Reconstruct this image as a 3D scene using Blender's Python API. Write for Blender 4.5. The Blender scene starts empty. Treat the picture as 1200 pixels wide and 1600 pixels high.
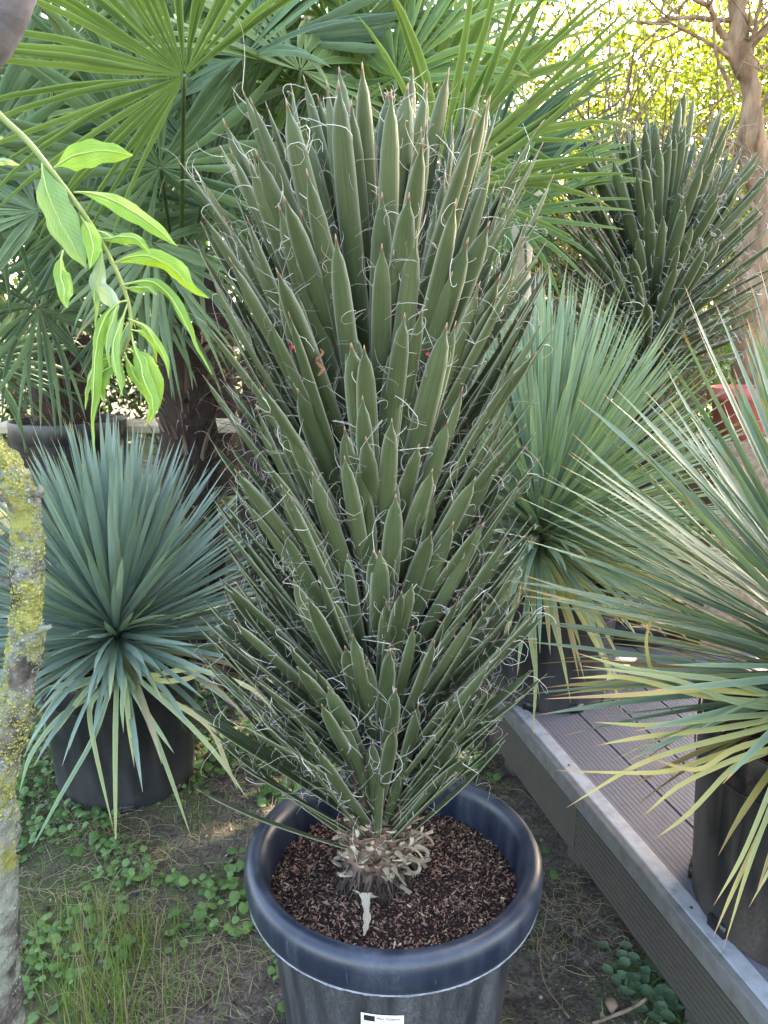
import bpy, math, random
import numpy as np
from mathutils import Vector, noise as mnoise
S = bpy.context.scene
C = bpy.context.scene.collection
R = math.radians
rng = np.random.default_rng(7)
random.seed(7)

# ---------------------------------------------------------------- camera, sky, sun, exposure
PITCH = R(13.4); CAMH = 1.43; FPX = 1202.0
cam = bpy.data.cameras.new('camera'); camo = bpy.data.objects.new('camera', cam); C.objects.link(camo)
cam.sensor_fit = 'VERTICAL'; cam.sensor_height = 36; cam.lens = FPX / 1600 * 36
camo.location = (0, 0, CAMH); camo.rotation_euler = (R(90) - PITCH, 0, 0)
cam.clip_start = 0.02; cam.clip_end = 400
cam.dof.use_dof = True; cam.dof.focus_distance = 1.35; cam.dof.aperture_fstop = 16
S.camera = camo
SUN_EL = 39; SUN_AZ = 38            # azimuth to the right of +Y (behind the plants)
W = bpy.data.worlds.new('World'); S.world = W; W.use_nodes = True
nt = W.node_tree; bg = nt.nodes['Background']
sky = nt.nodes.new('ShaderNodeTexSky'); sky.sky_type = 'NISHITA'; sky.sun_disc = False
sky.sun_elevation = R(SUN_EL); sky.sun_rotation = R(SUN_AZ)
sky.air_density = 1.0; sky.dust_density = 3.0; sky.ozone_density = 0.6
nt.links.new(sky.outputs[0], bg.inputs[0]); bg.inputs[1].default_value = 0.15
sl = bpy.data.lights.new('sun', 'SUN'); so = bpy.data.objects.new('sun', sl); C.objects.link(so)
sl.energy = 4.5; sl.angle = R(0.5); sl.color = (1, .93, .82)
sd = Vector((math.sin(R(SUN_AZ)) * math.cos(R(SUN_EL)), math.cos(R(SUN_AZ)) * math.cos(R(SUN_EL)), math.sin(R(SUN_EL))))
so.rotation_euler = sd.to_track_quat('Z', 'Y').to_euler(); so.location = (3, 5, 8)
S.view_settings.view_transform = 'Standard'; S.view_settings.look = 'None'
S.view_settings.exposure = 3.58
S.view_settings.use_white_balance = True; S.view_settings.white_balance_temperature = 7600; S.view_settings.gamma = 1
S.render.engine = 'CYCLES'
S.cycles.max_bounces = 7; S.cycles.transmission_bounces = 4; S.cycles.diffuse_bounces = 4

# ---------------------------------------------------------------- helpers
def ray(px, py):
    x = (px - 600) / FPX; v = (800 - py) / FPX
    return np.array([x, math.cos(PITCH) + v * math.sin(PITCH), -math.sin(PITCH) + v * math.cos(PITCH)])
def at(px, py, Y):
    d = ray(px, py); t = Y / d[1]
    return np.array([d[0] * t, Y, CAMH + d[2] * t])
def onz(px, py, z):
    d = ray(px, py); t = (z - CAMH) / d[2]
    return np.array([d[0] * t, d[1] * t, z])
def nrm(v):
    v = np.asarray(v, float); n = np.linalg.norm(v, axis=-1, keepdims=True)
    return v / np.maximum(n, 1e-9)
def n3(p, s=1.0, o=0):
    return mnoise.noise(Vector((p[0] * s + o, p[1] * s + o * 1.7, p[2] * s - o)))
def U(a, b): return float(rng.uniform(a, b))
Z = np.array([0, 0, 1.0])

class MB:
    def __init__(s): s.V = []; s.T = []; s.L = []; s.F4 = []; s.F3 = []; s.n = 0
    def verts(s, V, T=None, L=None):
        V = np.asarray(V, float).reshape(-1, 3); k = len(V); b = s.n
        s.V.append(V)
        s.T.append(np.zeros((k, 4)) if T is None else np.broadcast_to(np.asarray(T, float), (k, 4)))
        s.L.append(V.copy() if L is None else np.asarray(L, float).reshape(-1, 3))
        s.n += k; return b
    def grid(s, V, closed=False, T=None, L=None, cap=False):
        V = np.asarray(V, float); r, c = V.shape[:2]
        if T is not None: T = np.broadcast_to(np.asarray(T, float), (r, c, 4)).reshape(-1, 4)
        if L is not None: L = np.asarray(L, float).reshape(-1, 3)
        b = s.verts(V.reshape(-1, 3), T, L)
        i, j = np.meshgrid(np.arange(r - 1), np.arange(c if closed else c - 1), indexing='ij')
        j2 = (j + 1) % c
        q = np.stack([i * c + j, i * c + j2, (i + 1) * c + j2, (i + 1) * c + j], -1).reshape(-1, 4) + b
        s.F4.append(q)
        if cap:
            for row in (0, r - 1):
                ctr = V[row].mean(0)
                tt = None if T is None else T[row * c]
                cc = s.verts([ctr], tt)
                a = np.arange(c) + b + row * c; a2 = np.roll(a, -1)
                f = np.stack([a2, a, np.full(c, cc)], -1) if row == 0 else np.stack([a, a2, np.full(c, cc)], -1)
                s.F3.append(f)
        return b
    def box(s, cx, cy, cz, sx, sy, sz, rz=0, T=None, bev=0):
        b = bev
        pts = []
        # box with chamfered vertical section rings
        rings = [(-sz / 2, b), (-sz / 2 + b, 0), (sz / 2 - b, 0), (sz / 2, b)] if b else [(-sz / 2, 0), (sz / 2, 0)]
        V = []
        for z, ins in rings:
            hx, hy = sx / 2 - ins, sy / 2 - ins
            V.append([(-hx, -hy, z), (hx, -hy, z), (hx, hy, z), (-hx, hy, z)])
        V = np.array(V, float)
        ca, sa = math.cos(rz), math.sin(rz)
        X = V[..., 0] * ca - V[..., 1] * sa + cx; Y = V[..., 0] * sa + V[..., 1] * ca + cy
        V = np.stack([X, Y, V[..., 2] + cz], -1)
        s.grid(V, closed=True, T=T, cap=True)
    def tube(s, P, rad, n=8, T=None, cap=True, disp=None):
        P = np.asarray(P, float); k = len(P); rad = np.broadcast_to(np.asarray(rad, float), (k,))
        t = nrm(np.gradient(P, axis=0))
        a = np.array([0, 0, 1.0]) if abs(t[0][2]) < .9 else np.array([1.0, 0, 0])
        u = nrm(np.cross(t[0], a)); V = np.zeros((k, n, 3)); th = np.arange(n) / n * 2 * np.pi
        for i in range(k):
            u = nrm(u - t[i] * np.dot(u, t[i])); w = np.cross(t[i], u)
            d = np.cos(th)[:, None] * u + np.sin(th)[:, None] * w
            rr = np.full((n, 1), rad[i])
            if disp is not None:
                base = P[i] + d * rad[i]
                rr = rr + np.array([[disp(b)] for b in base])
            V[i] = P[i] + d * rr
        if T is not None and np.ndim(T) == 2: T = np.asarray(T)[:, None, :]
        s.grid(V, closed=True, T=T, cap=cap)
        return V
    def build(s, name, mat, parent=None, smooth=True):
        V = np.concatenate(s.V); T = np.concatenate(s.T); L = np.concatenate(s.L)
        f4 = np.concatenate(s.F4) if s.F4 else np.zeros((0, 4), int)
        f3 = np.concatenate(s.F3) if s.F3 else np.zeros((0, 3), int)
        o3 = None
        loc = np.zeros(3)
        if parent is None:
            loc = np.array([(V[:, 0].min() + V[:, 0].max()) / 2, (V[:, 1].min() + V[:, 1].max()) / 2, V[:, 2].min()])
        me = bpy.data.meshes.new(name)
        me.vertices.add(len(V)); me.vertices.foreach_set('co', (V - loc).astype(np.float32).ravel())
        nl = len(f4) * 4 + len(f3) * 3
        me.loops.add(nl); me.loops.foreach_set('vertex_index', np.concatenate([f4.ravel(), f3.ravel()]).astype(np.int32))
        me.polygons.add(len(f4) + len(f3))
        st = np.concatenate([np.arange(len(f4)) * 4, len(f4) * 4 + np.arange(len(f3)) * 3]).astype(np.int32)
        me.polygons.foreach_set('loop_start', st)
        me.polygons.foreach_set('use_smooth', np.full(len(st), smooth))
        me.update(calc_edges=True); me.validate()
        a = me.attributes.new('tint', 'FLOAT_COLOR', 'POINT'); a.data.foreach_set('color', T.astype(np.float32).ravel())
        a = me.attributes.new('lc', 'FLOAT_VECTOR', 'POINT'); a.data.foreach_set('vector', L.astype(np.float32).ravel())
        me.materials.append(mat)
        o = bpy.data.objects.new(name, me); C.objects.link(o)
        if parent is not None:
            o.parent = parent
            o.matrix_parent_inverse.identity(); o.location = -Vector(parent['org'])
        else: o.location = loc
        o['org'] = [float(x) for x in (loc if parent is None else (0, 0, 0))]
        return o
def fixorg(o):     # children of a mesh thing: parts keep world coordinates through org
    return o
def tag(o, label=None, cat=None, group=None, kind=None):
    if label: o['label'] = label
    if cat: o['category'] = cat
    if group: o['group'] = group
    if kind: o['kind'] = kind
    return o
def thing(name, loc, label, cat, group=None):
    o = bpy.data.objects.new(name, None); C.objects.link(o); o.location = [float(x) for x in loc]
    o['org'] = [float(x) for x in loc]; o.empty_display_size = .05
    return tag(o, label, cat, group)
def sub(mb, name, mat, part):      # sub-part: the part's own frame is already world minus thing origin
    part_org = part['org']
    o = mb.build(name, mat, part); o.location = (0, 0, 0); return o

# ---------------------------------------------------------------- materials
def mat_new(name):
    m = bpy.data.materials.new(name); m.use_nodes = True
    n = m.node_tree.nodes; l = m.node_tree.links
    return m, n, l, n['Principled BSDF'], n['Material Output']
class G:   # tiny node helper
    def __init__(s, name): s.m, s.n, s.l, s.p, s.o = mat_new(name)
    def attr(s, nm):
        a = s.n.new('ShaderNodeAttribute'); a.attribute_name = nm; return a
    def sep(s, c):
        a = s.n.new('ShaderNodeSeparateColor'); s.l.new(c, a.inputs[0]); return a.outputs
    def math(s, op, a, b=None, c=None, clamp=False):
        m = s.n.new('ShaderNodeMath'); m.operation = op; m.use_clamp = clamp
        for i, x in enumerate((a, b, c)):
            if x is None: continue
            if isinstance(x, (int, float)): m.inputs[i].default_value = x
            else: s.l.new(x, m.inputs[i])
        return m.outputs[0]
    def mix(s, f, a, b, mode='MIX'):
        m = s.n.new('ShaderNodeMix'); m.data_type = 'RGBA'; m.blend_type = mode
        for i, x in ((0, f), (6, a), (7, b)):
            if isinstance(x, (int, float)): m.inputs[i].default_value = x
            elif isinstance(x, tuple): m.inputs[i].default_value = (*x, 1)
            else: s.l.new(x, m.inputs[i])
        return m.outputs[2]
    def ramp(s, f, stops):
        r = s.n.new('ShaderNodeValToRGB'); s.l.new(f, r.inputs[0]); e = r.color_ramp.elements
        while len(e) < len(stops): e.new(.5)
        for el, (p, c) in zip(e, stops):
            el.position = p; el.color = (*c, 1) if isinstance(c, tuple) else (c, c, c, 1)
        return r.outputs[0]
    def noise(s, scale, detail=4, vec=None, rough=.55, mapping=None):
        t = s.n.new('ShaderNodeTexNoise'); t.inputs['Scale'].default_value = scale
        t.inputs['Detail'].default_value = detail; t.inputs['Roughness'].default_value = rough
        if vec is None: vec = s.coord()
        if mapping is not None:
            mp = s.n.new('ShaderNodeMapping'); mp.inputs['Scale'].default_value = mapping
            s.l.new(vec, mp.inputs[0]); vec = mp.outputs[0]
        s.l.new(vec, t.inputs['Vector']); return t.outputs['Fac']
    def voro(s, scale, feature='F1', vec=None, out='Distance', rnd=1):
        t = s.n.new('ShaderNodeTexVoronoi'); t.inputs['Scale'].default_value = scale; t.feature = feature
        t.inputs['Randomness'].default_value = rnd
        s.l.new(s.coord() if vec is None else vec, t.inputs['Vector']); return t.outputs[out]
    def coord(s):
        return s.attr('lc').outputs['Vector']
    def bump(s, h, strength=.3, dist=.01, prev=None):
        b = s.n.new('ShaderNodeBump'); b.inputs['Strength'].default_value = strength; b.inputs['Distance'].default_value = dist
        s.l.new(h, b.inputs['Height'])
        if prev is not None: s.l.new(prev, b.inputs['Normal'])
        return b.outputs[0]
    def fin(s, col=None, rough=.6, normal=None, spec=.5, trans=0, tcol=None):
        if col is not None:
            if isinstance(col, tuple): s.p.inputs['Base Color'].default_value = (*col, 1)
            else: s.l.new(col, s.p.inputs['Base Color'])
        if isinstance(rough, (int, float)): s.p.inputs['Roughness'].default_value = rough
        else: s.l.new(rough, s.p.inputs['Roughness'])
        s.p.inputs['Specular IOR Level'].default_value = spec
        if normal is not None: s.l.new(normal, s.p.inputs['Normal'])
        if trans:
            t = s.n.new('ShaderNodeBsdfTranslucent'); mx = s.n.new('ShaderNodeMixShader'); mx.inputs[0].default_value = trans
            tc = tcol if tcol is not None else col
            if isinstance(tc, tuple): t.inputs[0].default_value = (*tc, 1)
            else: s.l.new(tc, t.inputs[0])
            s.l.new(s.p.outputs[0], mx.inputs[1]); s.l.new(t.outputs[0], mx.inputs[2]); s.l.new(mx.outputs[0], s.o.inputs[0])
        return s.m

def leafmat(name, c1, c2, base=None, tip=None, edge=None, old=None, basev=.06, tipv=.94, rough=.45, trans=.25,
            tmul=(1.4, 1.5, .5), edgepow=7, spec=.4, streak=.35, bloom=None, spots=None, veins=None):
    g = G(name); t = g.attr('tint'); r, v, e = g.sep(t.outputs['Color'])[:3]; a = t.outputs['Alpha']
    nz = g.noise(1, 3, mapping=(90, 3, 1)); n2 = g.noise(1, 2, mapping=(4, 6, 1))
    f = g.math('ADD', g.math('MULTIPLY', r, .6), g.math('MULTIPLY', g.math('SUBTRACT', nz, .3), streak * 1.6))
    f = g.math('ADD', f, g.math('MULTIPLY', g.math('SUBTRACT', n2, .5), .6), clamp=True)
    col = g.mix(f, c1, c2)
    if bloom: col = g.mix(g.math('MULTIPLY', g.math('POWER', v, 1.5), .6), col, bloom)
    if old: col = g.mix(g.ramp(g.math('ADD', a, g.math('MULTIPLY', g.math('SUBTRACT', nz, .5), .25)), [(0.02, 0.0), (.5, 1.0)]), col, g.ramp(g.math('ADD', a, g.math('MULTIPLY', v, .25)), [(0.3, old[0]), (.8, old[1]), (1, old[2])]))
    if edge: col = g.mix(g.math('MULTIPLY', g.math('POWER', e, edgepow), .9), col, edge)
    if base: col = g.mix(g.ramp(v, [(basev * .4, 1.0), (basev, 0.0)]), col, base)
    if tip: col = g.mix(g.ramp(v, [(tipv - .02, 0.0), (tipv, 1.0)]), col, g.ramp(v, [(tipv, tip[0]), (1, tip[1])]))
    if spots: col = g.mix(g.ramp(g.noise(1, 3, mapping=(160, 60, 1)), [(.66, 0.0), (.74, .55)]), col, spots)
    if veins:
        ph = g.math('SUBTRACT', g.math('MULTIPLY', v, 60.0), g.math('MULTIPLY', e, 11.0))
        col = g.mix(g.math('MULTIPLY', g.math('POWER', g.math('ABSOLUTE', g.math('COSINE', ph)), 14), .16), col, veins)
    tc = g.mix(1.0, col, tmul, 'MULTIPLY')
    b = g.bump(nz, .25, .002)
    return g.fin(col, rough, b, spec, trans, tc)

M = {}
M['fil'] = leafmat('filifera_leaf', (.026, .042, .018), (.105, .135, .066), base=(.42, .36, .24), tip=((.17, .07, .04), (.55, .45, .36)),
                   edge=(.50, .50, .38), basev=.05, tipv=.958, trans=.05, rough=.42, spec=.22, edgepow=9, spots=(.20, .19, .12), streak=.6, old=((.2, .16, .05), (.25, .15, .06), (.3, .2, .1)))
M['fiblade_young'] = M['fil']
M['blue'] = leafmat('blue_yucca_leaf', (.10, .185, .150), (.29, .40, .33), base=(.35, .38, .24), tip=((.3, .25, .12), (.35, .26, .16)), basev=.04, tipv=.97,
                    edge=(.42, .46, .18), old=((.26, .32, .13), (.42, .40, .18), (.36, .27, .15)), trans=.15, rough=.5, edgepow=3.5)
M['bluedeep'] = leafmat('deep_blue_yucca_leaf', (.10, .165, .150), (.29, .375, .34), base=(.25, .3, .2), tip=((.3, .25, .12), (.35, .26, .16)), basev=.04, tipv=.975,
                    edge=(.2, .27, .16), old=((.20, .28, .14), (.34, .36, .2), (.34, .27, .17)), trans=.15, rough=.5, edgepow=5)
M['grnyuc'] = leafmat('grey_green_yucca_leaf', (.085, .145, .105), (.19, .265, .19), base=(.35, .35, .16), tip=((.4, .2, .07), (.3, .2, .12)), basev=.04, tipv=.965,
                    edge=(.27, .31, .14), old=((.22, .24, .06), (.40, .30, .10), (.26, .14, .07)), trans=.15, rough=.45, edgepow=4)
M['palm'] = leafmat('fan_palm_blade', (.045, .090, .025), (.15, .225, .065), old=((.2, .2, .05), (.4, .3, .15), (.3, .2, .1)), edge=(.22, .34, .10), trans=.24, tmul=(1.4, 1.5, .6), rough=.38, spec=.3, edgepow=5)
M['palmd'] = leafmat('shade_painted_palm_blade', (.010, .032, .014), (.125, .20, .085), old=((.2, .2, .05), (.4, .3, .15), (.3, .2, .1)), edge=(.14, .22, .13), streak=.6, trans=.10, rough=.4, spec=.25, edgepow=5)  # darker copy of the fan palm blade, shade put into the colour
M['peach'] = leafmat('peach_leaf', (.08, .19, .025), (.19, .33, .045), old=((.22, .33, .25), (.3, .36, .32), (.4, .3, .1)), trans=.30, tmul=(1.5, 1.4, .5), rough=.5, spec=.3, streak=.9, spots=(.22, .20, .06), veins=(.45, .56, .14))
M['bush'] = leafmat('sunny_shrub_leaf', (.10, .17, .03), (.30, .34, .08), trans=.35, tmul=(1.7, 1.5, .5), rough=.5, streak=.1)
M['hedge'] = leafmat('hedge_leaf', (.02, .045, .015), (.08, .13, .05), trans=.3, rough=.5, streak=.1)
M['shade_canopy'] = leafmat('shade_crown_leaf', (.05, .10, .02), (.10, .16, .04), trans=.25, rough=.5, streak=.1)  # leaves of the added, unseen crown that blocks the sun
M['dark'] = leafmat('dark_broad_leaf', (.012, .05, .03), (.03, .10, .06), trans=.2, rough=.35, streak=.1)
M['clover'] = leafmat('clover_leaf', (.065, .135, .035), (.18, .30, .09), trans=.3, rough=.5, streak=.1)
M['weed'] = leafmat('weed_leaf', (.08, .14, .075), (.15, .22, .13), trans=.2, rough=.45, streak=.1)
M['grass'] = leafmat('grass_blade', (.07, .13, .025), (.20, .29, .07), old=((.18, .14, .07), (.27, .21, .13), (.36, .30, .20)), trans=.3, rough=.5, streak=.1)

def simple(name, c1, c2, scale=20, rough=.7, bump=.3, bd=.003, mapping=None, spec=.4, detail=6, trans=0, mid=None, randw=0):
    g = G(name); nz = g.noise(scale, detail, mapping=mapping)
    f = nz
    if randw:
        r = g.sep(g.attr('tint').outputs['Color'])[0]
        f = g.math('ADD', g.math('MULTIPLY', nz, 1 - randw), g.math('MULTIPLY', r, randw))
    col = g.ramp(f, [(.3, c1), (.7, c2)] if mid is None else [(.28, c1), (.5, mid), (.72, c2)])
    return g.fin(col, rough, g.bump(nz, bump, bd), spec, trans)
M['fibre'] = simple('leaf_fibre', (.36, .31, .27), (.88, .85, .80), 30, .6, 0, randw=.7, trans=.25)
M['stub'] = simple('dry_leaf_base', (.06, .038, .024), (.60, .50, .36), 55, .85, .8, .003, mid=(.22, .16, .105), randw=.4)
M['trunkfib'] = simple('fibrous_trunk', (.05, .025, .018), (.26, .16, .11), 60, .9, 1, .006, mapping=(1, 1, .15), mid=(.14, .075, .055))
M['palmtrunk'] = simple('palm_trunk_fibre', (.03, .018, .013), (.36, .26, .19), 50, .95, 1, .01, mapping=(1, 1, .4), mid=(.15, .095, .07), randw=.5)
M['petiole'] = simple('petiole_green', (.03, .06, .015), (.07, .11, .03), 20, .4, .1)
M['chip'] = simple('bark_chip', (.014, .007, .005), (.32, .17, .12), 40, .85, .3, .001, mid=(.050, .024, .016), randw=.8)
M['chip_pale'] = simple('pale_wood_chip', (.3, .2, .12), (.6, .48, .34), 40, .8, .3, .001, randw=.6)
M['soil'] = simple('potting_mix', (.014, .008, .006), (.11, .055, .04), 90, .95, 1, .008, mid=(.045, .022, .016))
M['bark2'] = simple('sunlit_tree_bark', (.10, .05, .03), (.42, .28, .18), 14, .9, 1, .02, mapping=(1, 1, .3), mid=(.25, .16, .10))
M['twig'] = simple('twig_bark', (.10, .07, .05), (.28, .2, .14), 40, .8, .4, .002)
M['peachtwig'] = simple('green_twig_bark', (.12, .17, .04), (.22, .26, .08), 60, .5, .3, .001)
M['redtag'] = simple('red_ribbon', (.30, .02, .02), (.42, .04, .035), 40, .5, .1)
M['teal'] = simple('turquoise_ribbon', (.08, .42, .38), (.15, .55, .5), 40, .5, .1)
M['dead'] = simple('dead_leaf_brown', (.10, .04, .02), (.30, .14, .07), 40, .7, .5, .002)
M['black'] = simple('black_ink', (.01, .01, .01), (.015, .015, .015), 10, .6, 0)
M['paper'] = simple('white_label_plastic', (.62, .62, .58), (.75, .75, .72), 80, .4, .05, .0005)
M['wire'] = simple('dark_wire', (.012, .012, .012), (.03, .03, .03), 40, .5, 0)
M['pale_wood'] = simple('pale_weathered_wood', (.26, .22, .15), (.50, .43, .32), 8, .8, .4, .004, mapping=(1, 1, .2))
M['redpot'] = simple('red_clay', (.40, .09, .07), (.5, .14, .11), 12, .7, .2)
M['stone'] = simple('grey_stone', (.2, .19, .17), (.38, .36, .33), 30, .9, .5)

def potmat(name, c1, c2, dust, dustamt=.5, spl=.5):
    g = G(name)
    n1 = g.noise(9, 7, mapping=(2.2, 2.2, .3)); n2 = g.noise(220, 7, rough=.7); n3_ = g.noise(2.2, 4)
    scr = g.noise(1, 3, mapping=(160, 160, 6))
    lvl = g.attr('tint'); low = lvl.outputs['Alpha']
    col = g.mix(n3_, c1, c2)
    f = g.math('MULTIPLY', g.ramp(n1, [(.42, 0.0), (.68, 1.0)]), g.ramp(n2, [(.35, .2), (.65, 1.0)]))
    f = g.math('MULTIPLY', f, dustamt)
    f = g.math('ADD', f, g.math('MULTIPLY', g.ramp(scr, [(.66, 0.0), (.72, 1.0)]), .22))
    f = g.math('ADD', f, g.math('MULTIPLY', low, g.ramp(n2, [(.3, .3), (.7, 1.0)])), clamp=True)
    col = g.mix(f, col, dust)
    ro = g.math('ADD', .36, g.math('MULTIPLY', f, .5), clamp=True)
    nb = g.bump(n2, .12, .001, g.bump(scr, .12, .0006))
    return g.fin(col, ro, nb, spl)
M['pot'] = potmat('navy_black_plastic', (.006, .0065, .009), (.013, .014, .018), (.12, .115, .115), .35)
M['potbody'] = potmat('scuffed_black_plastic', (.009, .010, .013), (.018, .020, .025), (.13, .13, .14), .62)
M['potrim'] = potmat('navy_rim_plastic', (.006, .011, .024), (.012, .019, .038), (.11, .125, .16), .4, .6)
M['potdusty'] = potmat('dusty_black_plastic', (.006, .006, .008), (.013, .013, .016), (.13, .10, .075), .6)

def trunkmat():
    g = G('lichen_bark')
    n1 = g.noise(14, 6); n2 = g.noise(60, 6); n3_ = g.noise(6, 4); st = g.noise(40, 5, mapping=(1, 1, .4))
    bark = g.ramp(st, [(.3, (.02, .018, .016)), (.5, (.085, .073, .065)), (.72, (.21, .19, .175))])
    grey = g.mix(n2, (.10, .11, .085), (.27, .28, .235))
    yel = g.mix(n2, (.11, .115, .035), (.32, .31, .10))
    low = g.attr('tint').outputs['Alpha']
    col = g.mix(g.ramp(n1, [(.44, 0.0), (.54, 1.0)]), bark, grey)
    fy = g.ramp(g.math('ADD', n3_, g.math('ADD', g.math('MULTIPLY', g.math('SUBTRACT', n1, .5), .8), g.math('MULTIPLY', g.math('SUBTRACT', low, .5), .22))), [(.50, 0.0), (.55, 1.0)])
    fy = g.math('MULTIPLY', fy, g.ramp(g.noise(45, 5), [(.40, 0.0), (.50, 1.0)]))
    col = g.mix(fy, col, yel)
    h = g.math('ADD', n2, g.math('MULTIPLY', st, .7))
    return g.fin(col, .9, g.bump(h, 1, .012), .15)
M['lichenbark'] = trunkmat()
M['lichen'] = simple('lichen_crust', (.16, .16, .05), (.38, .37, .11), 60, .9, .6, .001, randw=.5)
M['lichen_grey'] = simple('grey_lichen', (.13, .145, .105), (.30, .32, .26), 60, .9, .6, .001, randw=.5)

def groundmat():
    g = G('garden_earth')
    n1 = g.noise(1.6, 6); n2 = g.noise(22, 8, rough=.65); n3_ = g.noise(110, 4)
    dirt = g.ramp(n2, [(.3, (.045, .036, .028)), (.5, (.125, .104, .085)), (.72, (.23, .20, .17))])
    dirt = g.mix(g.ramp(n3_, [(.35, .7), (.6, 0.0)]), dirt, (.03, .023, .018))
    moss = g.mix(n3_, (.03, .05, .012), (.10, .13, .04))
    col = g.mix(g.ramp(g.math('ADD', n1, g.math('MULTIPLY', g.math('SUBTRACT', n2, .5), .5)), [(.46, 0.0), (.58, .85)]), dirt, moss)
    h = g.math('ADD', n2, g.math('MULTIPLY', n3_, .35))
    return g.fin(col, .95, g.bump(h, 1, .02), .2)
M['ground'] = groundmat()
def deckmat(name, a, b, wear=0):
    g = G(name); n1 = g.noise(3, 5); n2 = g.noise(160, 4); n4 = g.noise(30, 5); l = g.noise(1, 3, mapping=(60, 5, 60))
    col = g.mix(g.math('ADD', g.math('MULTIPLY', n1, .6), g.math('MULTIPLY', l, .4)), a, b)
    col = g.mix(g.ramp(n4, [(.60, 0.0), (.78, .6)]), col, (.10, .085, .06))
    if wear: col = g.mix(g.math('MULTIPLY', g.ramp(n4, [(.4, 1.0), (.75, 0.0)]), wear), col, (.52, .52, .56))
    return g.fin(col, g.ramp(n4, [(.3, .7), (.8, .9)]), g.bump(g.math('ADD', n2, n4), .6, .0015), .22)
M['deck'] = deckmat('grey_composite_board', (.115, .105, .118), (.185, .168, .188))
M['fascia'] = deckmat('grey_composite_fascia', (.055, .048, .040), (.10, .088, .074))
M['decktrim'] = deckmat('worn_grey_trim', (.085, .080, .072), (.14, .132, .122), .10)
M['decktop'] = deckmat('worn_trim_top', (.19, .19, .205), (.30, .30, .325), .35)

# ---------------------------------------------------------------- leaf generators
def strap(mb, P, Nn, w, bulge=.25, thick=.0, T=(0, 0, 0, 0), nc=5, rnd=0.0, old=0.0, fold=False, twist=None, vv=None):
    """leaf surface: P centre line (k,3), Nn outward normal (k,3), w half-width (k,)"""
    P = np.asarray(P, float); k = len(P)
    t = nrm(np.gradient(P, axis=0)); Nn = np.broadcast_to(np.asarray(Nn, float), (k, 3))
    Nn = nrm(Nn - t * np.sum(Nn * t, 1)[:, None]); Sd = np.cross(t, Nn)
    if twist is not None:
        c, s_ = np.cos(twist)[:, None], np.sin(twist)[:, None]
        Nn, Sd = Nn * c + Sd * s_, Sd * c - Nn * s_
    s = np.linspace(-1, 1, nc)
    prof = (1 - np.abs(s)) if fold else (1 - s * s)
    V = P[:, None] + Sd[:, None] * (s[None, :, None] * w[:, None, None]) + Nn[:, None] * (prof[None, :, None] * bulge * w[:, None, None])
    v = np.linspace(0, 1, k) if vv is None else vv
    Tt = np.zeros((k, nc, 4)); Tt[..., 0] = rnd; Tt[..., 1] = v[:, None]; Tt[..., 2] = np.abs(s)[None]; Tt[..., 3] = old if np.ndim(old) == 0 else np.asarray(old)[:, None]
    Lc = np.zeros((k, nc, 3)); Lc[..., 0] = s[None] * .1 + rnd * 31; Lc[..., 1] = v[:, None] + rnd * 7
    if thick:
        s2 = np.linspace(1, -1, nc)[1:-1]
        V2 = P[:, None] + Sd[:, None] * (s2[None, :, None] * w[:, None, None]) + Nn[:, None] * (((1 - s2 * s2)[None, :, None] * bulge * .45 - 0) * w[:, None, None] - thick * np.minimum(1, w[:, None, None] / .004))
        V = np.concatenate([V, V2], 1)
        T2 = np.zeros((k, nc - 2, 4)); T2[..., 0] = rnd; T2[..., 1] = v[:, None]; T2[..., 2] = np.abs(s2)[None]; T2[..., 3] = old if np.ndim(old) == 0 else np.asarray(old)[:, None]
        L2 = np.zeros((k, nc - 2, 3)); L2[..., 0] = s2[None] * .1 + rnd * 31; L2[..., 1] = v[:, None] + rnd * 7
        mb.grid(V, True, np.concatenate([Tt, T2], 1), np.concatenate([Lc, L2], 1))
    else: mb.grid(V, False, Tt, Lc)
    return t, Nn, Sd
def bendpath(b, T0, N0, L, k, bend=0, grav=0, pw=1.5):
    """centre line starting along T0, bending toward N0 by `bend` rad and sagging by `grav`"""
    P = [np.array(b, float)]; T = nrm(T0); Ns = [nrm(N0)]; ds = L / (k - 1)
    N = nrm(N0)
    for i in range(1, k):
        f = (i / (k - 1)) ** pw
        d = T + N * (bend * pw * f / (k - 1) * 1.0)
        d = d + np.array([0, 0, -1.0]) * grav * pw * f / (k - 1)
        T2 = nrm(d); N = nrm(N - T2 * np.dot(N, T2)); T = T2
        P.append(P[-1] + T * ds); Ns.append(N)
    return np.array(P), np.array(Ns)
def fibre(mb, p, d, side, L, rad, rnd, ns=9, curl=None):
    k = curl if curl is not None else U(15, 60) * (1 if U(0, 1) < .5 else -1)
    a = nrm(d); b = nrm(side - a * np.dot(side, a)); c = np.cross(a, b)
    th = np.cumsum(np.full(ns, L / ns)) * k + rng.normal(0, .13, ns)
    tz = U(-.5, .5)
    st = np.cos(th)[:, None] * a + np.sin(th)[:, None] * b + c * tz
    P = np.vstack([p, p + np.cumsum(st * L / ns, 0)])
    r = rad * np.linspace(1, .45, ns + 1)
    mb.tube(P, r, 3, T=(rnd, 0, 0, 0), cap=False)

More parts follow.
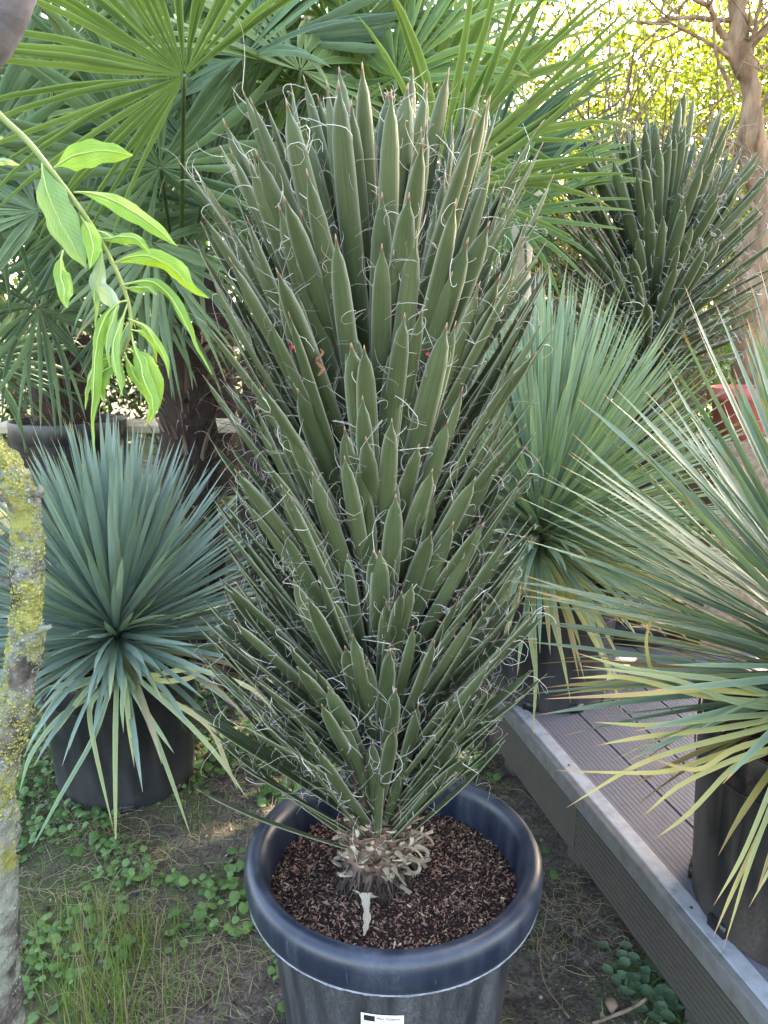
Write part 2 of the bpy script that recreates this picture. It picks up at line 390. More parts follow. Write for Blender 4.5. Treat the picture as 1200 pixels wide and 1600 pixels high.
def filifera(mbL, mbF, stem, leaves, seed, az0=0, spread=lambda h, p: 0, nf=10, frad=.00048, lw=.0185, k=13):
    """stem(h)->point ; leaves list of (h, tilt, length, width)"""
    ga = 2.39996
    for i, (h, th, L, wd) in enumerate(leaves):
        ph = az0 + i * ga + U(-.22, .22)
        r = np.array([math.cos(ph), math.sin(ph), 0]); th = th + U(-.09, .09) + spread(h, ph)
        t0 = nrm(r * math.sin(th) + Z * math.cos(th)); n0 = nrm(r * math.cos(th) - Z * math.sin(th))
        tw = nrm(np.cross(t0, n0)); n0 = nrm(n0 + tw * U(-.45, .45)); t0 = nrm(t0 + tw * U(-.10, .10))
        b = stem(h) + r * .018; L = L * U(.88, 1.08)
        P, Nn = bendpath(b, t0, n0, L, k, bend=U(-.30, .14), grav=U(-.02, .12))
        v = np.linspace(0, 1, k) ** .85
        # resample so the tip has more rows
        v = np.array([0, .04, .1, .2, .32, .45, .57, .68, .78, .87, .93, .962, 1.0])
        idx = v * (k - 1); i0 = np.minimum(idx.astype(int), k - 2); fr = (idx - i0)[:, None]
        P = P[i0] * (1 - fr) + P[i0 + 1] * fr; Nn = nrm(Nn[i0] * (1 - fr) + Nn[i0 + 1] * fr)
        prof = np.array([.95, .66, .62, .70, .82, .93, 1.0, 1.0, .97, .86, .60, .22, .03])
        w = prof * wd * U(.78, 1.1)
        rnd = min(1, U(0, .7) + .35 * i / len(leaves))
        t, Nq, Sd = strap(mbL, P, Nn, w, bulge=U(.34, .5), thick=.0022, rnd=rnd)
        m = int(nf * U(.5, 1.5))
        for _ in range(m):
            q = U(.15, .97); j = min(int(np.searchsorted(v, q)), k - 1); s = 1 if U(0, 1) < .5 else -1
            p = P[j] + Sd[j] * s * w[j]
            d = nrm(t[j] * U(.2, 1.1) + Sd[j] * s * U(.3, 1) + Nq[j] * U(-.5, .6))
            fibre(mbF, p, d, nrm(t[j] * U(-1, 1) + Nq[j] * U(-1, 1) + Sd[j] * s * U(-.5, .5)), (U(.03, .12) if U(0, 1) < .22 else U(.008, .045)), frad * U(.5, 1.2), U(0, 1), ns=10, curl=(U(5, 30) if U(0, 1) < .4 else U(30, 110)) * (1 if U(0, 1) < .5 else -1))

def interp(h, xs, ys): return float(np.interp(h, xs, ys))

def lathe(mb, prof, cx, cy, n=72, T=None, jag=None, dust=None, zs=1):
    th = np.arange(n) / n * 2 * np.pi
    V = np.zeros((len(prof), n, 3)); Tt = np.zeros((len(prof), n, 4))
    for i, (r, z) in enumerate(prof):
        if zs != 1: z = z * zs
        V[i, :, 0] = cx + r * np.cos(th); V[i, :, 1] = cy + r * np.sin(th); V[i, :, 2] = z
        if dust: Tt[i, :, 3] = dust(z)
    if jag is not None: V[..., 2] += jag(th)[None] * np.array([1 if (q[1] < 0) else 0 for q in prof])[:, None]
    mb.grid(V, True, Tt)
    return V

def blob_soil(name, cx, cy, r, z, label, chips=300, chipsize=1.0):
    mb = MB(); n = 44; rr = np.linspace(0.001, r, 22); th = np.arange(n * 2) / (n * 2) * 2 * np.pi
    V = np.zeros((22, n * 2, 3))
    for i, q in enumerate(rr):
        for j, a in enumerate(th):
            x, y = cx + q * math.cos(a), cy + q * math.sin(a)
            V[i, j] = (x, y, z + .008 * n3((x, y, 0), 22) + .004 * n3((x, y, 0), 70, 3) + .018 * math.exp(-(q / .09) ** 2) - .006 * (q / r) ** 4)
    mb.grid(V, True)
    o = mb.build(name, M['soil']); tag(o, label, 'potting soil', kind='stuff')
    if chips:
        for nm, mt, cnt, sz in (('bark_chips', M['chip'], chips, 1), ('wood_slivers', M['chip_pale'], chips // 9, .8)):
            m2 = MB()
            for _ in range(cnt):
                q = r * math.sqrt(U(0, .98)); a = U(0, 6.283); x, y = cx + q * math.cos(a), cy + q * math.sin(a)
                zz = z + .008 * n3((x, y, 0), 22) + .018 * math.exp(-(q / .09) ** 2) + U(0, .006)
                L = U(.002, .0075) * chipsize * sz * (1.9 if U(0, 1) < .08 else 1); wd = L * U(.15, .55); hh = L * U(.1, .4)
                e1 = nrm([U(-1, 1), U(-1, 1), U(-.5, .5)]); e2 = nrm(np.cross(e1, nrm([U(-.4, .4), U(-.4, .4), 1]))); e3 = np.cross(e1, e2)
                ce = np.array([x, y, zz]); ring = []
                for s, f in ((-1, .5), (-.3, 1), (.5, .9), (1, .35)):
                    ring.append([ce + e1 * s * L + e2 * a_ * wd * f + e3 * b_ * hh * f for a_, b_ in ((-1, 0), (0, 1), (1, .1), (0, -1))])
                m2.grid(np.array(ring), True, T=(U(0, 1) ** 1.3, 0, 0, 0))
            c = m2.build(nm, mt, o); c.location = [-v for v in o['org']]; c['kind'] = 'stuff'
    return o

# ---------------------------------------------------------------- ground
def gz(x, y):
    s = np.clip((y - 2.9) / 1.1, 0, 1); s = s * s * (3 - 2 * s)
    return .5 * s + (.02 * mnoise.noise(Vector((x * 1.3, y * 1.3, 0))) + .012 * mnoise.noise(Vector((x * 5, y * 5, 2)))) * (1 if y < 12 else 0)
def ground():
    mb = MB()
    xs = np.concatenate([-np.geomspace(60, 3.2, 14), np.linspace(-3, 3, 190), np.geomspace(3.2, 60, 14)])
    ys = np.concatenate([[-40, -15, -6, -2, -.6], np.linspace(-.2, 4.5, 150), np.geomspace(4.7, 90, 22)])
    V = np.zeros((len(ys), len(xs), 3))
    for i, y in enumerate(ys):
        for j, x in enumerate(xs):
            V[i, j] = (x, y, gz(x, y) + (.006 * mnoise.noise(Vector((x * 17, y * 17, 5))) + .003 * mnoise.noise(Vector((x * 45, y * 45, 8))) if abs(x) < 3 and 0 < y < 4.5 else 0))
    mb.grid(V); o = mb.build('ground', M['ground']); o['kind'] = 'structure'; o['label'] = 'bare trodden garden soil with moss'
ground()

# ---------------------------------------------------------------- main pot
PX, PY = .018, 1.278; ZS = 1.035
def main_pot():
    pot = thing('plant_pot', (PX, PY, 0), 'large dark navy plastic pot in the foreground with thick rolled rim and white label', 'plant pot', 'black plastic nursery pots')
    b = MB()
    lathe(b, [(.001, .012), (.19, .012), (.197, 0), (.203, .004), (.206, .02), (.222, .2), (.236, .33), (.243, .385), (.244, .397), (.250, .3975)], PX, PY, 96, dust=lambda z: .3 if z < .15 else .12, zs=ZS)
    b.build('pot_body', M['potbody'], pot)
    r = MB()
    prof = [(.192, .05), (.2265, .30), (.2365, .40), (.2400, .436), (.2450, .449), (.251, .4560), (.259, .459), (.268, .4575), (.2755, .452), (.2800, .443), (.2815, .433), (.2795, .412), (.277, .400), (.2745, .394)]
    lathe(r, prof, PX, PY, 120, zs=ZS)
    r.build('rim', M['potrim'], pot)
    # ragged moulding flash along the lower edge of the rim
    f = MB(); th = np.arange(360) / 360 * 2 * np.pi; V = np.zeros((2, 360, 3))
    for j, a in enumerate(th):
        jj = .0025 + .003 * max(0, mnoise.noise(Vector((math.cos(a) * 9, math.sin(a) * 9, 0)))) + .0015 * mnoise.noise(Vector((math.cos(a) * 60, math.sin(a) * 60, 4)))
        V[0, j] = (PX + .2753 * math.cos(a), PY + .2753 * math.sin(a), .3945 * ZS); V[1, j] = (PX + .2762 * math.cos(a), PY + .2762 * math.sin(a), .3945 * ZS - jj)
    f.grid(V, True); f.build('moulding_flash', M['flash'], pot)
    # label, wrapped round the body
    def wrap(x, z, off):
        rr = .2205 + (z - .2) * (.236 - .222) / .13 + off + .0015
        a = -math.pi / 2 + x / rr
        return (PX + rr * math.cos(a), PY + rr * math.sin(a), z)
    lx, lz = -.021, LZ
    m = MB(); xs = np.linspace(-.036, .036, 9); zs = np.linspace(0, -.06, 5)
    m.grid(np.array([[wrap(lx + x, lz + z, .0006) for x in xs] for z in zs]))
    lab = m.build('label', M['paper'], pot); tag(lab, 'white printed plant passport sticker')
    m = MB(); m.grid(np.array([[wrap(lx + x, lz + z, .0011) for x in (-.031, -.025, -.019, -.0125)] for z in (-.004, -.010, -.016)]))
    for (x0, z0, ln) in ((-.031, -.026, .055), (-.031, -.033, .04), (-.031, -.040, .05)):
        m.grid(np.array([[wrap(lx + x0 + ln * t, lz + z, .0011) for t in np.linspace(0, 1, 6)] for z in (z0, z0 - .0015)]))
    c = m.build('printed_mark', M['black'], lab); c.location = (0, 0, 0)
    cu = bpy.data.curves.new('t', 'FONT'); cu.body = 'Plant Passport'; cu.size = .0068; to = bpy.data.objects.new('t', cu); C.objects.link(to)
    dg = bpy.context.evaluated_depsgraph_get(); dg.update(); me = bpy.data.meshes.new_from_object(to.evaluated_get(dg)); bpy.data.objects.remove(to)
    for v in me.vertices: v.co = wrap(lx - .0095 + v.co.x, lz - .0105 + v.co.y, .0012)
    me.name = 'lettering'; me.materials.clear(); me.materials.append(M['black']); o = bpy.data.objects.new('lettering', me); C.objects.link(o)
    o.parent = lab
M['flash'] = simple('pale_moulding_edge', (.10, .11, .14), (.26, .28, .33), 60, .5, .1)
LZ = .328
main_pot()
blob_soil('potting_soil', PX, PY, .239, .392, 'dark bark potting mix filling the large foreground pot', 17000, .64)

# ---------------------------------------------------------------- main filifera yucca
def main_yucca():
    pl = thing('filifera_yucca', (0, PY, .39), 'tall green filifera yucca with curly white leaf threads in the large foreground pot', 'yucca')
    SX, SY = -.016, PY + .01
    stem = lambda h: np.array([SX + .012 * (h - .4) + .004 * math.sin(h * 4), SY, h])
    lv = []; n = 600
    for i in range(n):
        h = .462 + (1.388 - .462) * (i / (n - 1)) ** .97
        th = interp(h, [.455, .55, .65, .78, .93, 1.07, 1.2, 1.33, 1.39], [33, 37, 37, 33, 31, 31, 30, 22, 5])
        L = interp(h, [.455, .52, .62, .75, .95, 1.12, 1.26, 1.39], [.34, .40, .43, .40, .44, .49, .50, .39])
        wd = interp(h, [.455, .6, .8, 1.1, 1.35, 1.41], [.0118, .0142, .0156, .0165, .0165, .0145])
        lv.append((h, R(th), L, wd))
    # a few low, nearly prostrate leaves
    a, f = MB(), MB()
    filifera(a, f, stem, lv, 1, nf=13, spread=lambda h, p: np.interp(h, [.5, .9], [1, 0]) * ((.20 if math.cos(p) < 0 else .04) * abs(math.cos(p)) - .05 * max(0, -math.sin(p))))
    a.build('foliage', M['fil'], pl)
    f.build('leaf_threads', M['fibre'], pl)['kind'] = 'stuff'
    for az, th, L in ((3.45, 60, .36), (3.0, 55, .38), (.25, 52, .3)):
        m = MB(); r = np.array([math.cos(az), math.sin(az), 0]); t = R(th)
        P, N = bendpath(stem(.455) + r * .03, r * math.sin(t) + Z * math.cos(t), r * math.cos(t) - Z * math.sin(t), L, 12, bend=-.25)
        strap(m, P, N, np.interp(np.linspace(0, 1, 12), [0, .1, .6, .9, 1], [.011, .005, .009, .005, .0005]), .35, .002, rnd=.5)
        m.build('low_leaf', M['fil'], pl)
    # trunk core
    m = MB(); zz = np.linspace(.36, 1.40, 34)
    m.tube([(SX, SY, z) for z in zz], np.interp(zz, [.36, .40, .44, .52, 1.3, 1.45], [.088, .072, .060, .046, .034, .012]), 22, disp=lambda p: .007 * n3(p, 40) + .004 * n3(p, 120, 2))
    m.build('trunk', M['trunkfib'], pl)
    # old leaf bases: creamy crescents, curled scales
    m = MB()
    for i in range(230):
        h = .425 + .115 * (i / 210) ** .9; ph = i * 2.39996 + U(-.2, .2); r = np.array([math.cos(ph), math.sin(ph), 0]); tg = np.array([-r[1], r[0], 0])
        rad = interp(h, [.425, .45, .48, .54], [.066, .060, .054, .044]); c = np.array([SX, SY, h]) + r * rad
        W_ = U(.008, .021); Ln = U(.012, .034) * (1.4 if U(0, 1) < .15 else 1); th = R(U(25, 95))
        P, N = bendpath(c - r * .006, r * math.sin(th) + Z * math.cos(th), r * math.cos(th) - Z * math.sin(th), Ln, 6, bend=U(-1.2, 1.2))
        # broad clasping base narrowing to a torn stump
        w = W_ * np.array([1.0, .95, .65, .42, .40, .30]) * U(.85, 1.15)
        k = len(P); s = np.linspace(-1, 1, 7); t_ = nrm(np.gradient(P, axis=0)); Sd = np.cross(t_, N)
        V = P[:, None] + Sd[:, None] * (s[None, :, None] * w[:, None, None]) - r[None, None] * ((s ** 2)[None, :, None] * w[:, None, None] * .55) + Z * (np.sin(s * 9 + i)[None, :, None] * .0012)
        V2 = V[:, ::-1] - N[:, None] * .0020
        m.grid(np.concatenate([V, V2], 1), True, T=(U(.2, 1), 0, 0, 0))
    for i in range(26):    # grey dried curls on the right-hand side
        ph = U(-1.35, .9); h = U(.41, .50); r = np.array([math.cos(ph), math.sin(ph), 0]); c = np.array([SX, SY, h + .01]) + r * .068
        th = R(U(45, 110)); P, N = bendpath(c, r * math.sin(th) + Z * math.cos(th), r, U(.03, .055), 8, bend=U(-2.5, 2.5), grav=U(-1, 1))
        strap(m, P, N, np.interp(np.linspace(0, 1, 8), [0, .5, 1], [.007, .0035, .004]), .5, .0018, rnd=U(.4, 1), twist=np.linspace(0, U(-2, 2), 8))
    m.build('leaf_scars', M['stub'], pl, smooth=False)['kind'] = 'stuff'
    # the pale forked leaf base hanging over the soil
    m = MB()
    c = np.array([SX - .016, SY - .080, .420])
    for pts, ws in (([(-.026, .010, .004), (-.010, .002, .002), (.008, -.002, .001), (.026, .006, -.008)], [.0006, .0030, .0035, .0006]),
                    ([(-.002, -.002, .006), (0, -.022, -.004), (.002, -.045, -.014), (-.003, -.075, -.020)], [.011, .0055, .0062, .0020])):
        P = c + np.array(pts); kk = 12; q = np.linspace(0, len(P) - 1, kk); P = np.stack([np.interp(q, np.arange(len(P)), P[:, i]) for i in range(3)], 1)
        w = np.interp(q, np.arange(len(ws)), ws) * (1 + .3 * rng.uniform(-1, 1, kk)); strap(m, P, np.array([0, -.5, 1]), w, .3, .003, rnd=.9)
    m.build('dry_leaf_base', M['stub'], pl, smooth=False)
    m = MB()
    for _ in range(420):
        ph = U(0, 6.283); r = np.array([math.cos(ph), math.sin(ph), 0]); h = U(.405, .455)
        P, N = bendpath(np.array([SX, SY, h]) + r * interp(h, [.40, .46], [.076, .060]), nrm(r * U(.1, .9) - Z + np.array([-r[1], r[0], 0]) * U(-.7, .7)), r, U(.015, .05), 6, bend=U(-.6, .4))
        P[:, 2] = np.maximum(P[:, 2], .393); strap(m, P, N, np.linspace(1, .3, 6) * U(.0006, .003), .3, 0, nc=3, rnd=U(0, 1))
    m.build('stem_fibres', M['palmtrunk'], pl)['kind'] = 'stuff'
    # rusty curled dead leaf among the green ones
    m = MB(); p = at(500, 545, 1.08); P = [p + np.array([.004 * math.sin(i * 1.3), 0, -.0045 * i]) for i in range(9)]
    strap(m, P, np.array([0, -1, .1]), np.interp(np.arange(9), [0, 3, 8], [.001, .006, .002]), .8, .001, rnd=.5, twist=np.linspace(0, 4, 9))
    m.build('dead_leaf', M['dead'], pl)
main_yucca()
def ribbon(px, py, Y, mat, label, L=.02, nm='ribbon_scrap'):
    m = MB(); p = at(px, py, Y); k = 8
    P = [p + np.array([.003 * math.sin(i), .003 * math.cos(i * 1.4), (i / k - .5) * L]) for i in range(k)]
    strap(m, P, np.array([.2, -1, .1]), np.full(k, .0034) * np.array([.6, 1, 1, 1.1, .9, 1, .9, .5]), .4, .0006, twist=np.linspace(0, 1.2, k)); tag(m.build(nm, mat), label, 'ribbon', 'ribbon scraps caught in the yucca')
ribbon(456, 540, 1.10, M['redtag'], 'larger red ribbon scrap caught in threads left of the yucca centre', .014)
ribbon(668, 551, 1.10, M['redtag'], 'small red ribbon scrap behind a leaf right of the yucca centre', .013)

# ---------------------------------------------------------------- blue yuccas
def yucca_crown(cx, cy, z0, z1, n, L0, L1, wd, mat, parent, tiltmax=100, oldfrac=.12, seed=0, droop=.25, az=0, wbias=None, oldhot=0):
    m = MB(); md = MB(); ga = 2.39996
    for i in range(n):
        u = i / (n - 1)                        # 0 = lowest / oldest
        h = z0 + (z1 - z0) * u; th = R(interp(u, [0, .12, .3, .6, 1], [tiltmax, tiltmax * .86, 78, 52, 4]) + U(-8, 8))
        ph = az + i * ga + U(-.15, .15)
        r = np.array([math.cos(ph), math.sin(ph), 0]); t0 = r * math.sin(th) + Z * math.cos(th); n0 = r * math.cos(th) - Z * math.sin(th)
        n0 = n0 + nrm(np.cross(t0, n0)) * U(-.5, .5)
        L = interp(u, [0, .2, .5, 1], [L0, (L0 + L1) / 2, L1, L1 * .97]) * U(.86, 1.08)
        g = (droop * interp(u, [0, .15, .4, 1], [3.6, 1.6, .45, .05])) * U(.5, 1.4)
        k = 11
        t0 = nrm(t0 + rng.normal(0, .05, 3))
        P, N = bendpath(np.array([cx, cy, h]) + r * .015, t0, n0, L, k, grav=g, bend=U(-.25, .25), pw=1.4)
        w = np.interp(np.linspace(0, 1, k), [0, .05, .15, .5, .8, 1], [1.6, .8, .75, 1, .72, .03]) * wd * U(.8, 1.12)
        od = 0
        if u < .10: od = np.linspace(U(.1, .8), U(.5, 1.1), k) * (1 if U(0, 1) < oldfrac * 5 else .15)
        elif u < .3 and U(0, 1) < oldfrac: od = np.linspace(0, U(.3, 1), k) ** 1.3
        elif U(0, 1) < .05: od = np.linspace(0, .35, k) ** 3
        strap(m, P, N, w, .22, 0, nc=3, rnd=U(0, 1), old=od, fold=True)
    m.build('foliage', mat, parent)

def nursery_pot(cx, cy, z0, r0, r1, h, label, mat, n=64, lean=None):
    pot = thing('plant_pot', (cx, cy, z0), label, 'plant pot', 'black plastic nursery pots')
    b = MB()
    lathe(b, [(.001, z0 + .012), (r0 - .012, z0 + .012), (r0 - .006, z0), (r0, z0 + .006), (r0 + (r1 - r0) * .25, z0 + h * .25), (r0 + (r1 - r0) * .5, z0 + h * .5), (r1 - .004, z0 + h * .86), (r1 - .003, z0 + h * .865), (r1, z0 + h * .87), (r1, z0 + h - .004), (r1 - .002, z0 + h), (r1 - .006, z0 + h), (r1 - .008, z0 + h - .006), (r1 - .02, z0 + h * .6)], cx, cy, n,
          dust=lambda z: max(0, .5 - (z - z0) / h * 1.4))
    b.build('pot_body', mat, pot)
    # moulded drain feet
    for k in range(8):
        a = k / 8 * 6.283 + .3
        f = MB(); f.box(cx + (r0 + .001) * math.cos(a), cy + (r0 + .001) * math.sin(a), z0 + .016, .012, .045, .030, a, bev=.003); f.build('drain_foot', mat, pot)
    # seam line
    s = MB(); th = np.linspace(0, 2 * np.pi, 73)[:-1]
    P = np.array([(cx + (r1 - .001) * math.cos(t), cy + (r1 - .001) * math.sin(t), z0 + h * .80) for t in th]); P = np.vstack([P, P[:1]])
    s.tube(P, .0016, 5, cap=False); s.build('moulded_band', mat, pot)
    return pot

def leaf_px(mb, pts, Y0, Y1, wpx, rnd, old, bend=.2, nc=3, pw=.45):
    """an individual strap leaf, given by a few points; widths in metres"""
    P = np.array([at(p[0], p[1], Y0 + (Y1 - Y0) * (i / (len(pts) - 1)) ** pw) for i, p in enumerate(pts)])
    k = 18; q = np.linspace(0, len(P) - 1, k)
    # smooth (Catmull-like) by repeated averaging
    Pq = np.stack([np.interp(q, np.arange(len(P)), P[:, i]) for i in range(3)], 1)
    for _ in range(2): Pq[1:-1] = (Pq[:-2] + 2 * Pq[1:-1] + Pq[2:]) / 4
    w = np.interp(np.linspace(0, 1, k), [0, .1, .45, .8, 1], [.6, .7, 1, .72, .03]) * wpx
    strap(mb, Pq, np.array([0.1, -.8, .5]), w, .25, 0, nc=nc, rnd=rnd, old=np.linspace(old[0], old[1], k), fold=True)

# left
LPX, LPY = -.845, 2.27
nursery_pot(LPX, LPY, gz(LPX, LPY) - .005, .212, .240, .43, 'black nursery pot on the ground at left, dusty near its foot', M['pot'])
blob_soil('potting_soil', LPX, LPY, .21, .395, 'dark soil in the pot of the left blue yucca', 250, 2)
LCX = 187
ly = thing('blue_yucca', (LPX, LPY, .36), 'blue grey spiky yucca in the black pot at left', 'yucca', 'rosette yuccas in black pots')
yucca_crown(LPX + .01, LPY - .02, .45, .59, 560, .52, .60, .0098, M['bluedeep'], ly, tiltmax=93, az=.4, oldfrac=.12, droop=.28)
m = MB()
for (pts, o) in (([(180, 1060), (165, 1095), (150, 1150), (90, 1250), (40, 1345)], (0, .1)), ([(182, 1062), (180, 1150), (180, 1230), (181, 1340)], (.1, .5)),
                 ([(176, 1062), (135, 1100), (150, 1180), (178, 1300)], (0, .45)), ([(200, 1060), (235, 1130), (265, 1210), (300, 1312)], (.05, .4)),
                 ([(220, 1065), (290, 1125), (340, 1180), (388, 1250)], (.1, .5)), ([(196, 1070), (200, 1120), (210, 1200)], (.2, .6)),
                 ([(204, 1075), (240, 1130), (272, 1177)], (0, .3)), ([(150, 1060), (110, 1110), (86, 1148)], (0, .5)), ([(160, 1075), (90, 1120), (45, 1180), (30, 1240)], (0, .2)),
                 ([(230, 1060), (300, 1040), (400, 1075), (445, 1130)], (.3, .9)), ([(250, 1066), (300, 1060), (322, 1038)], (.5, 1.0)), ([(150, 1060), (70, 1075), (50, 1110)], (.0, .1)), ([(150, 1060), (90, 1085), (45, 1160)], (0, .1)),
                 ([(190, 1050), (195, 1065), (190, 1100), (193, 1145)], (.0, .2)), ([(230, 1075), (330, 1130), (352, 1190), (372, 1235)], (.6, 1.0))):
    leaf_px(m, [(LCX, 1030)] + pts, 2.24, 1.90, .0076, U(0, 1), o, pw=.25)
m.build('drooping_leaves', M['blue'], ly)
m = MB(); zz = np.linspace(.35, .55, 6); m.tube([(LPX, LPY, z) for z in zz], .04, 12); m.build('trunk', M['trunkfib'], ly)

# middle on deck
DZ = .262
MX, MY = .545, 2.37
nursery_pot(MX, MY, DZ, .185, .215, .37, 'black nursery pot standing on the deck behind, under the green rosette', M['pot'])
blob_soil('potting_soil', MX, MY, .195, DZ + .335, 'dark soil in the pot of the middle yucca on the deck', 200, 2)
my = thing('blue_yucca', (MX, MY, DZ + .33), 'pale green spiky yucca with yellow leaf margins in the far pot on the deck', 'yucca', 'rosette yuccas in black pots')
yucca_crown(MX - .06, MY - .06, .76, .93, 900, .50, .67, .0082, M['blue'], my, tiltmax=104, az=1.1, oldfrac=.15, droop=.22)
m = MB()
for (pts, o) in (([(836, 880), (833, 960), (838, 1060), (832, 1155)], (.0, .5)), ([(830, 875), (822, 950), (830, 1010), (843, 1090)], (0, .3)), ([(845, 880), (860, 960), (878, 1020), (892, 1098)], (.1, .5)),
                 ([(855, 870), (900, 950), (950, 1040), (975, 1120)], (.3, .7)), ([(850, 875), (885, 960), (905, 1060)], (.5, .9)), ([(825, 870), (790, 920), (770, 965)], (0, .2)), ([(848, 880), (880, 940), (915, 1068)], (.8, 1.1))):
    leaf_px(m, [(841, 862)] + pts, 2.3, 2.05, .0076, U(0, 1), o, pw=.25)
m.build('drooping_leaves', M['blue'], my)
m = MB(); zz = np.linspace(DZ + .32, .9, 8); m.tube([(MX - .06 + .0 * z, MY - .05, z) for z in zz], .04, 12); m.build('trunk', M['trunkfib'], my)

# right, front
RX, RY = .875, 1.36
nursery_pot(RX, RY, DZ, .222, .245, .42, 'large scuffed black pot on the near end of the deck at the right edge', M['potdusty'])
blob_soil('potting_soil', RX, RY, .225, DZ + .37, 'dark soil in the scuffed pot at the right edge', 150, 2)
ry = thing('blue_yucca', (RX, RY, DZ + .36), 'grey green spiky yucca with yellow and brown drooping tips at the right edge', 'yucca', 'rosette yuccas in black pots')
yucca_crown(RX + .02, RY + .02, .72, .90, 560, .50, .70, .0085, M['grnyuc'], ry, tiltmax=92, az=2.2, oldfrac=.22, droop=.2)
m = MB()
for (pts, o) in (([(1230, 1115), (1140, 1120), (1020, 1135), (925, 1128)], (.15, .6)), ([(1230, 1130), (1100, 1160), (1000, 1190), (885, 1262)], (.5, 1.0)), ([(1240, 1140), (1120, 1180), (1040, 1210), (868, 1204)], (.8, 1.1)),
                 ([(1230, 1165), (1160, 1180), (1060, 1225), (1000, 1280)], (.5, .7)), ([(1220, 1170), (1150, 1190), (1080, 1270), (1022, 1312)], (.5, .7)), ([(1240, 1150), (1150, 1165), (1090, 1210), (1005, 1180)], (.9, 1.1)),
                 ([(1250, 1110), (1205, 1230), (1160, 1340), (1115, 1415)], (.5, .8)), ([(1255, 1110), (1212, 1240), (1170, 1350), (1130, 1484)], (.6, .8)), ([(1252, 1115), (1208, 1260), (1150, 1380), (1114, 1465)], (.5, .8)), ([(1270, 1150), (1230, 1310), (1170, 1418)], (.4, .6)),
                 ([(1240, 1100), (1100, 1090), (980, 1055), (890, 1060)], (.3, .9)), ([(1240, 1090), (1100, 1075), (1000, 1085), (852, 1092)], (.9, 1.1)), ([(1240, 1100), (1130, 1060), (1000, 1050), (900, 1020)], (.1, .5)),
                 ([(1230, 1120), (1120, 1140), (1010, 1150), (930, 1165)], (.2, .8)), ([(1240, 1110), (1150, 1100), (1060, 1060), (905, 1040)], (.1, .6)), ([(1018, 1060), (1008, 1000), (1022, 950)], (.9, 1.1))):
    leaf_px(m, [(1300, 1050)] + pts, 1.36, 1.04, .0048, U(0, 1), (o[0] * U(0, .9), o[1] * U(.5, 1)))
m.build('drooping_leaves', M['grnyuc'], ry)
m = MB(); zz = np.linspace(DZ + .35, .9, 8); m.tube([(RX + .02, RY + .02, z) for z in zz], .045, 12); m.build('trunk', M['trunkfib'], ry)

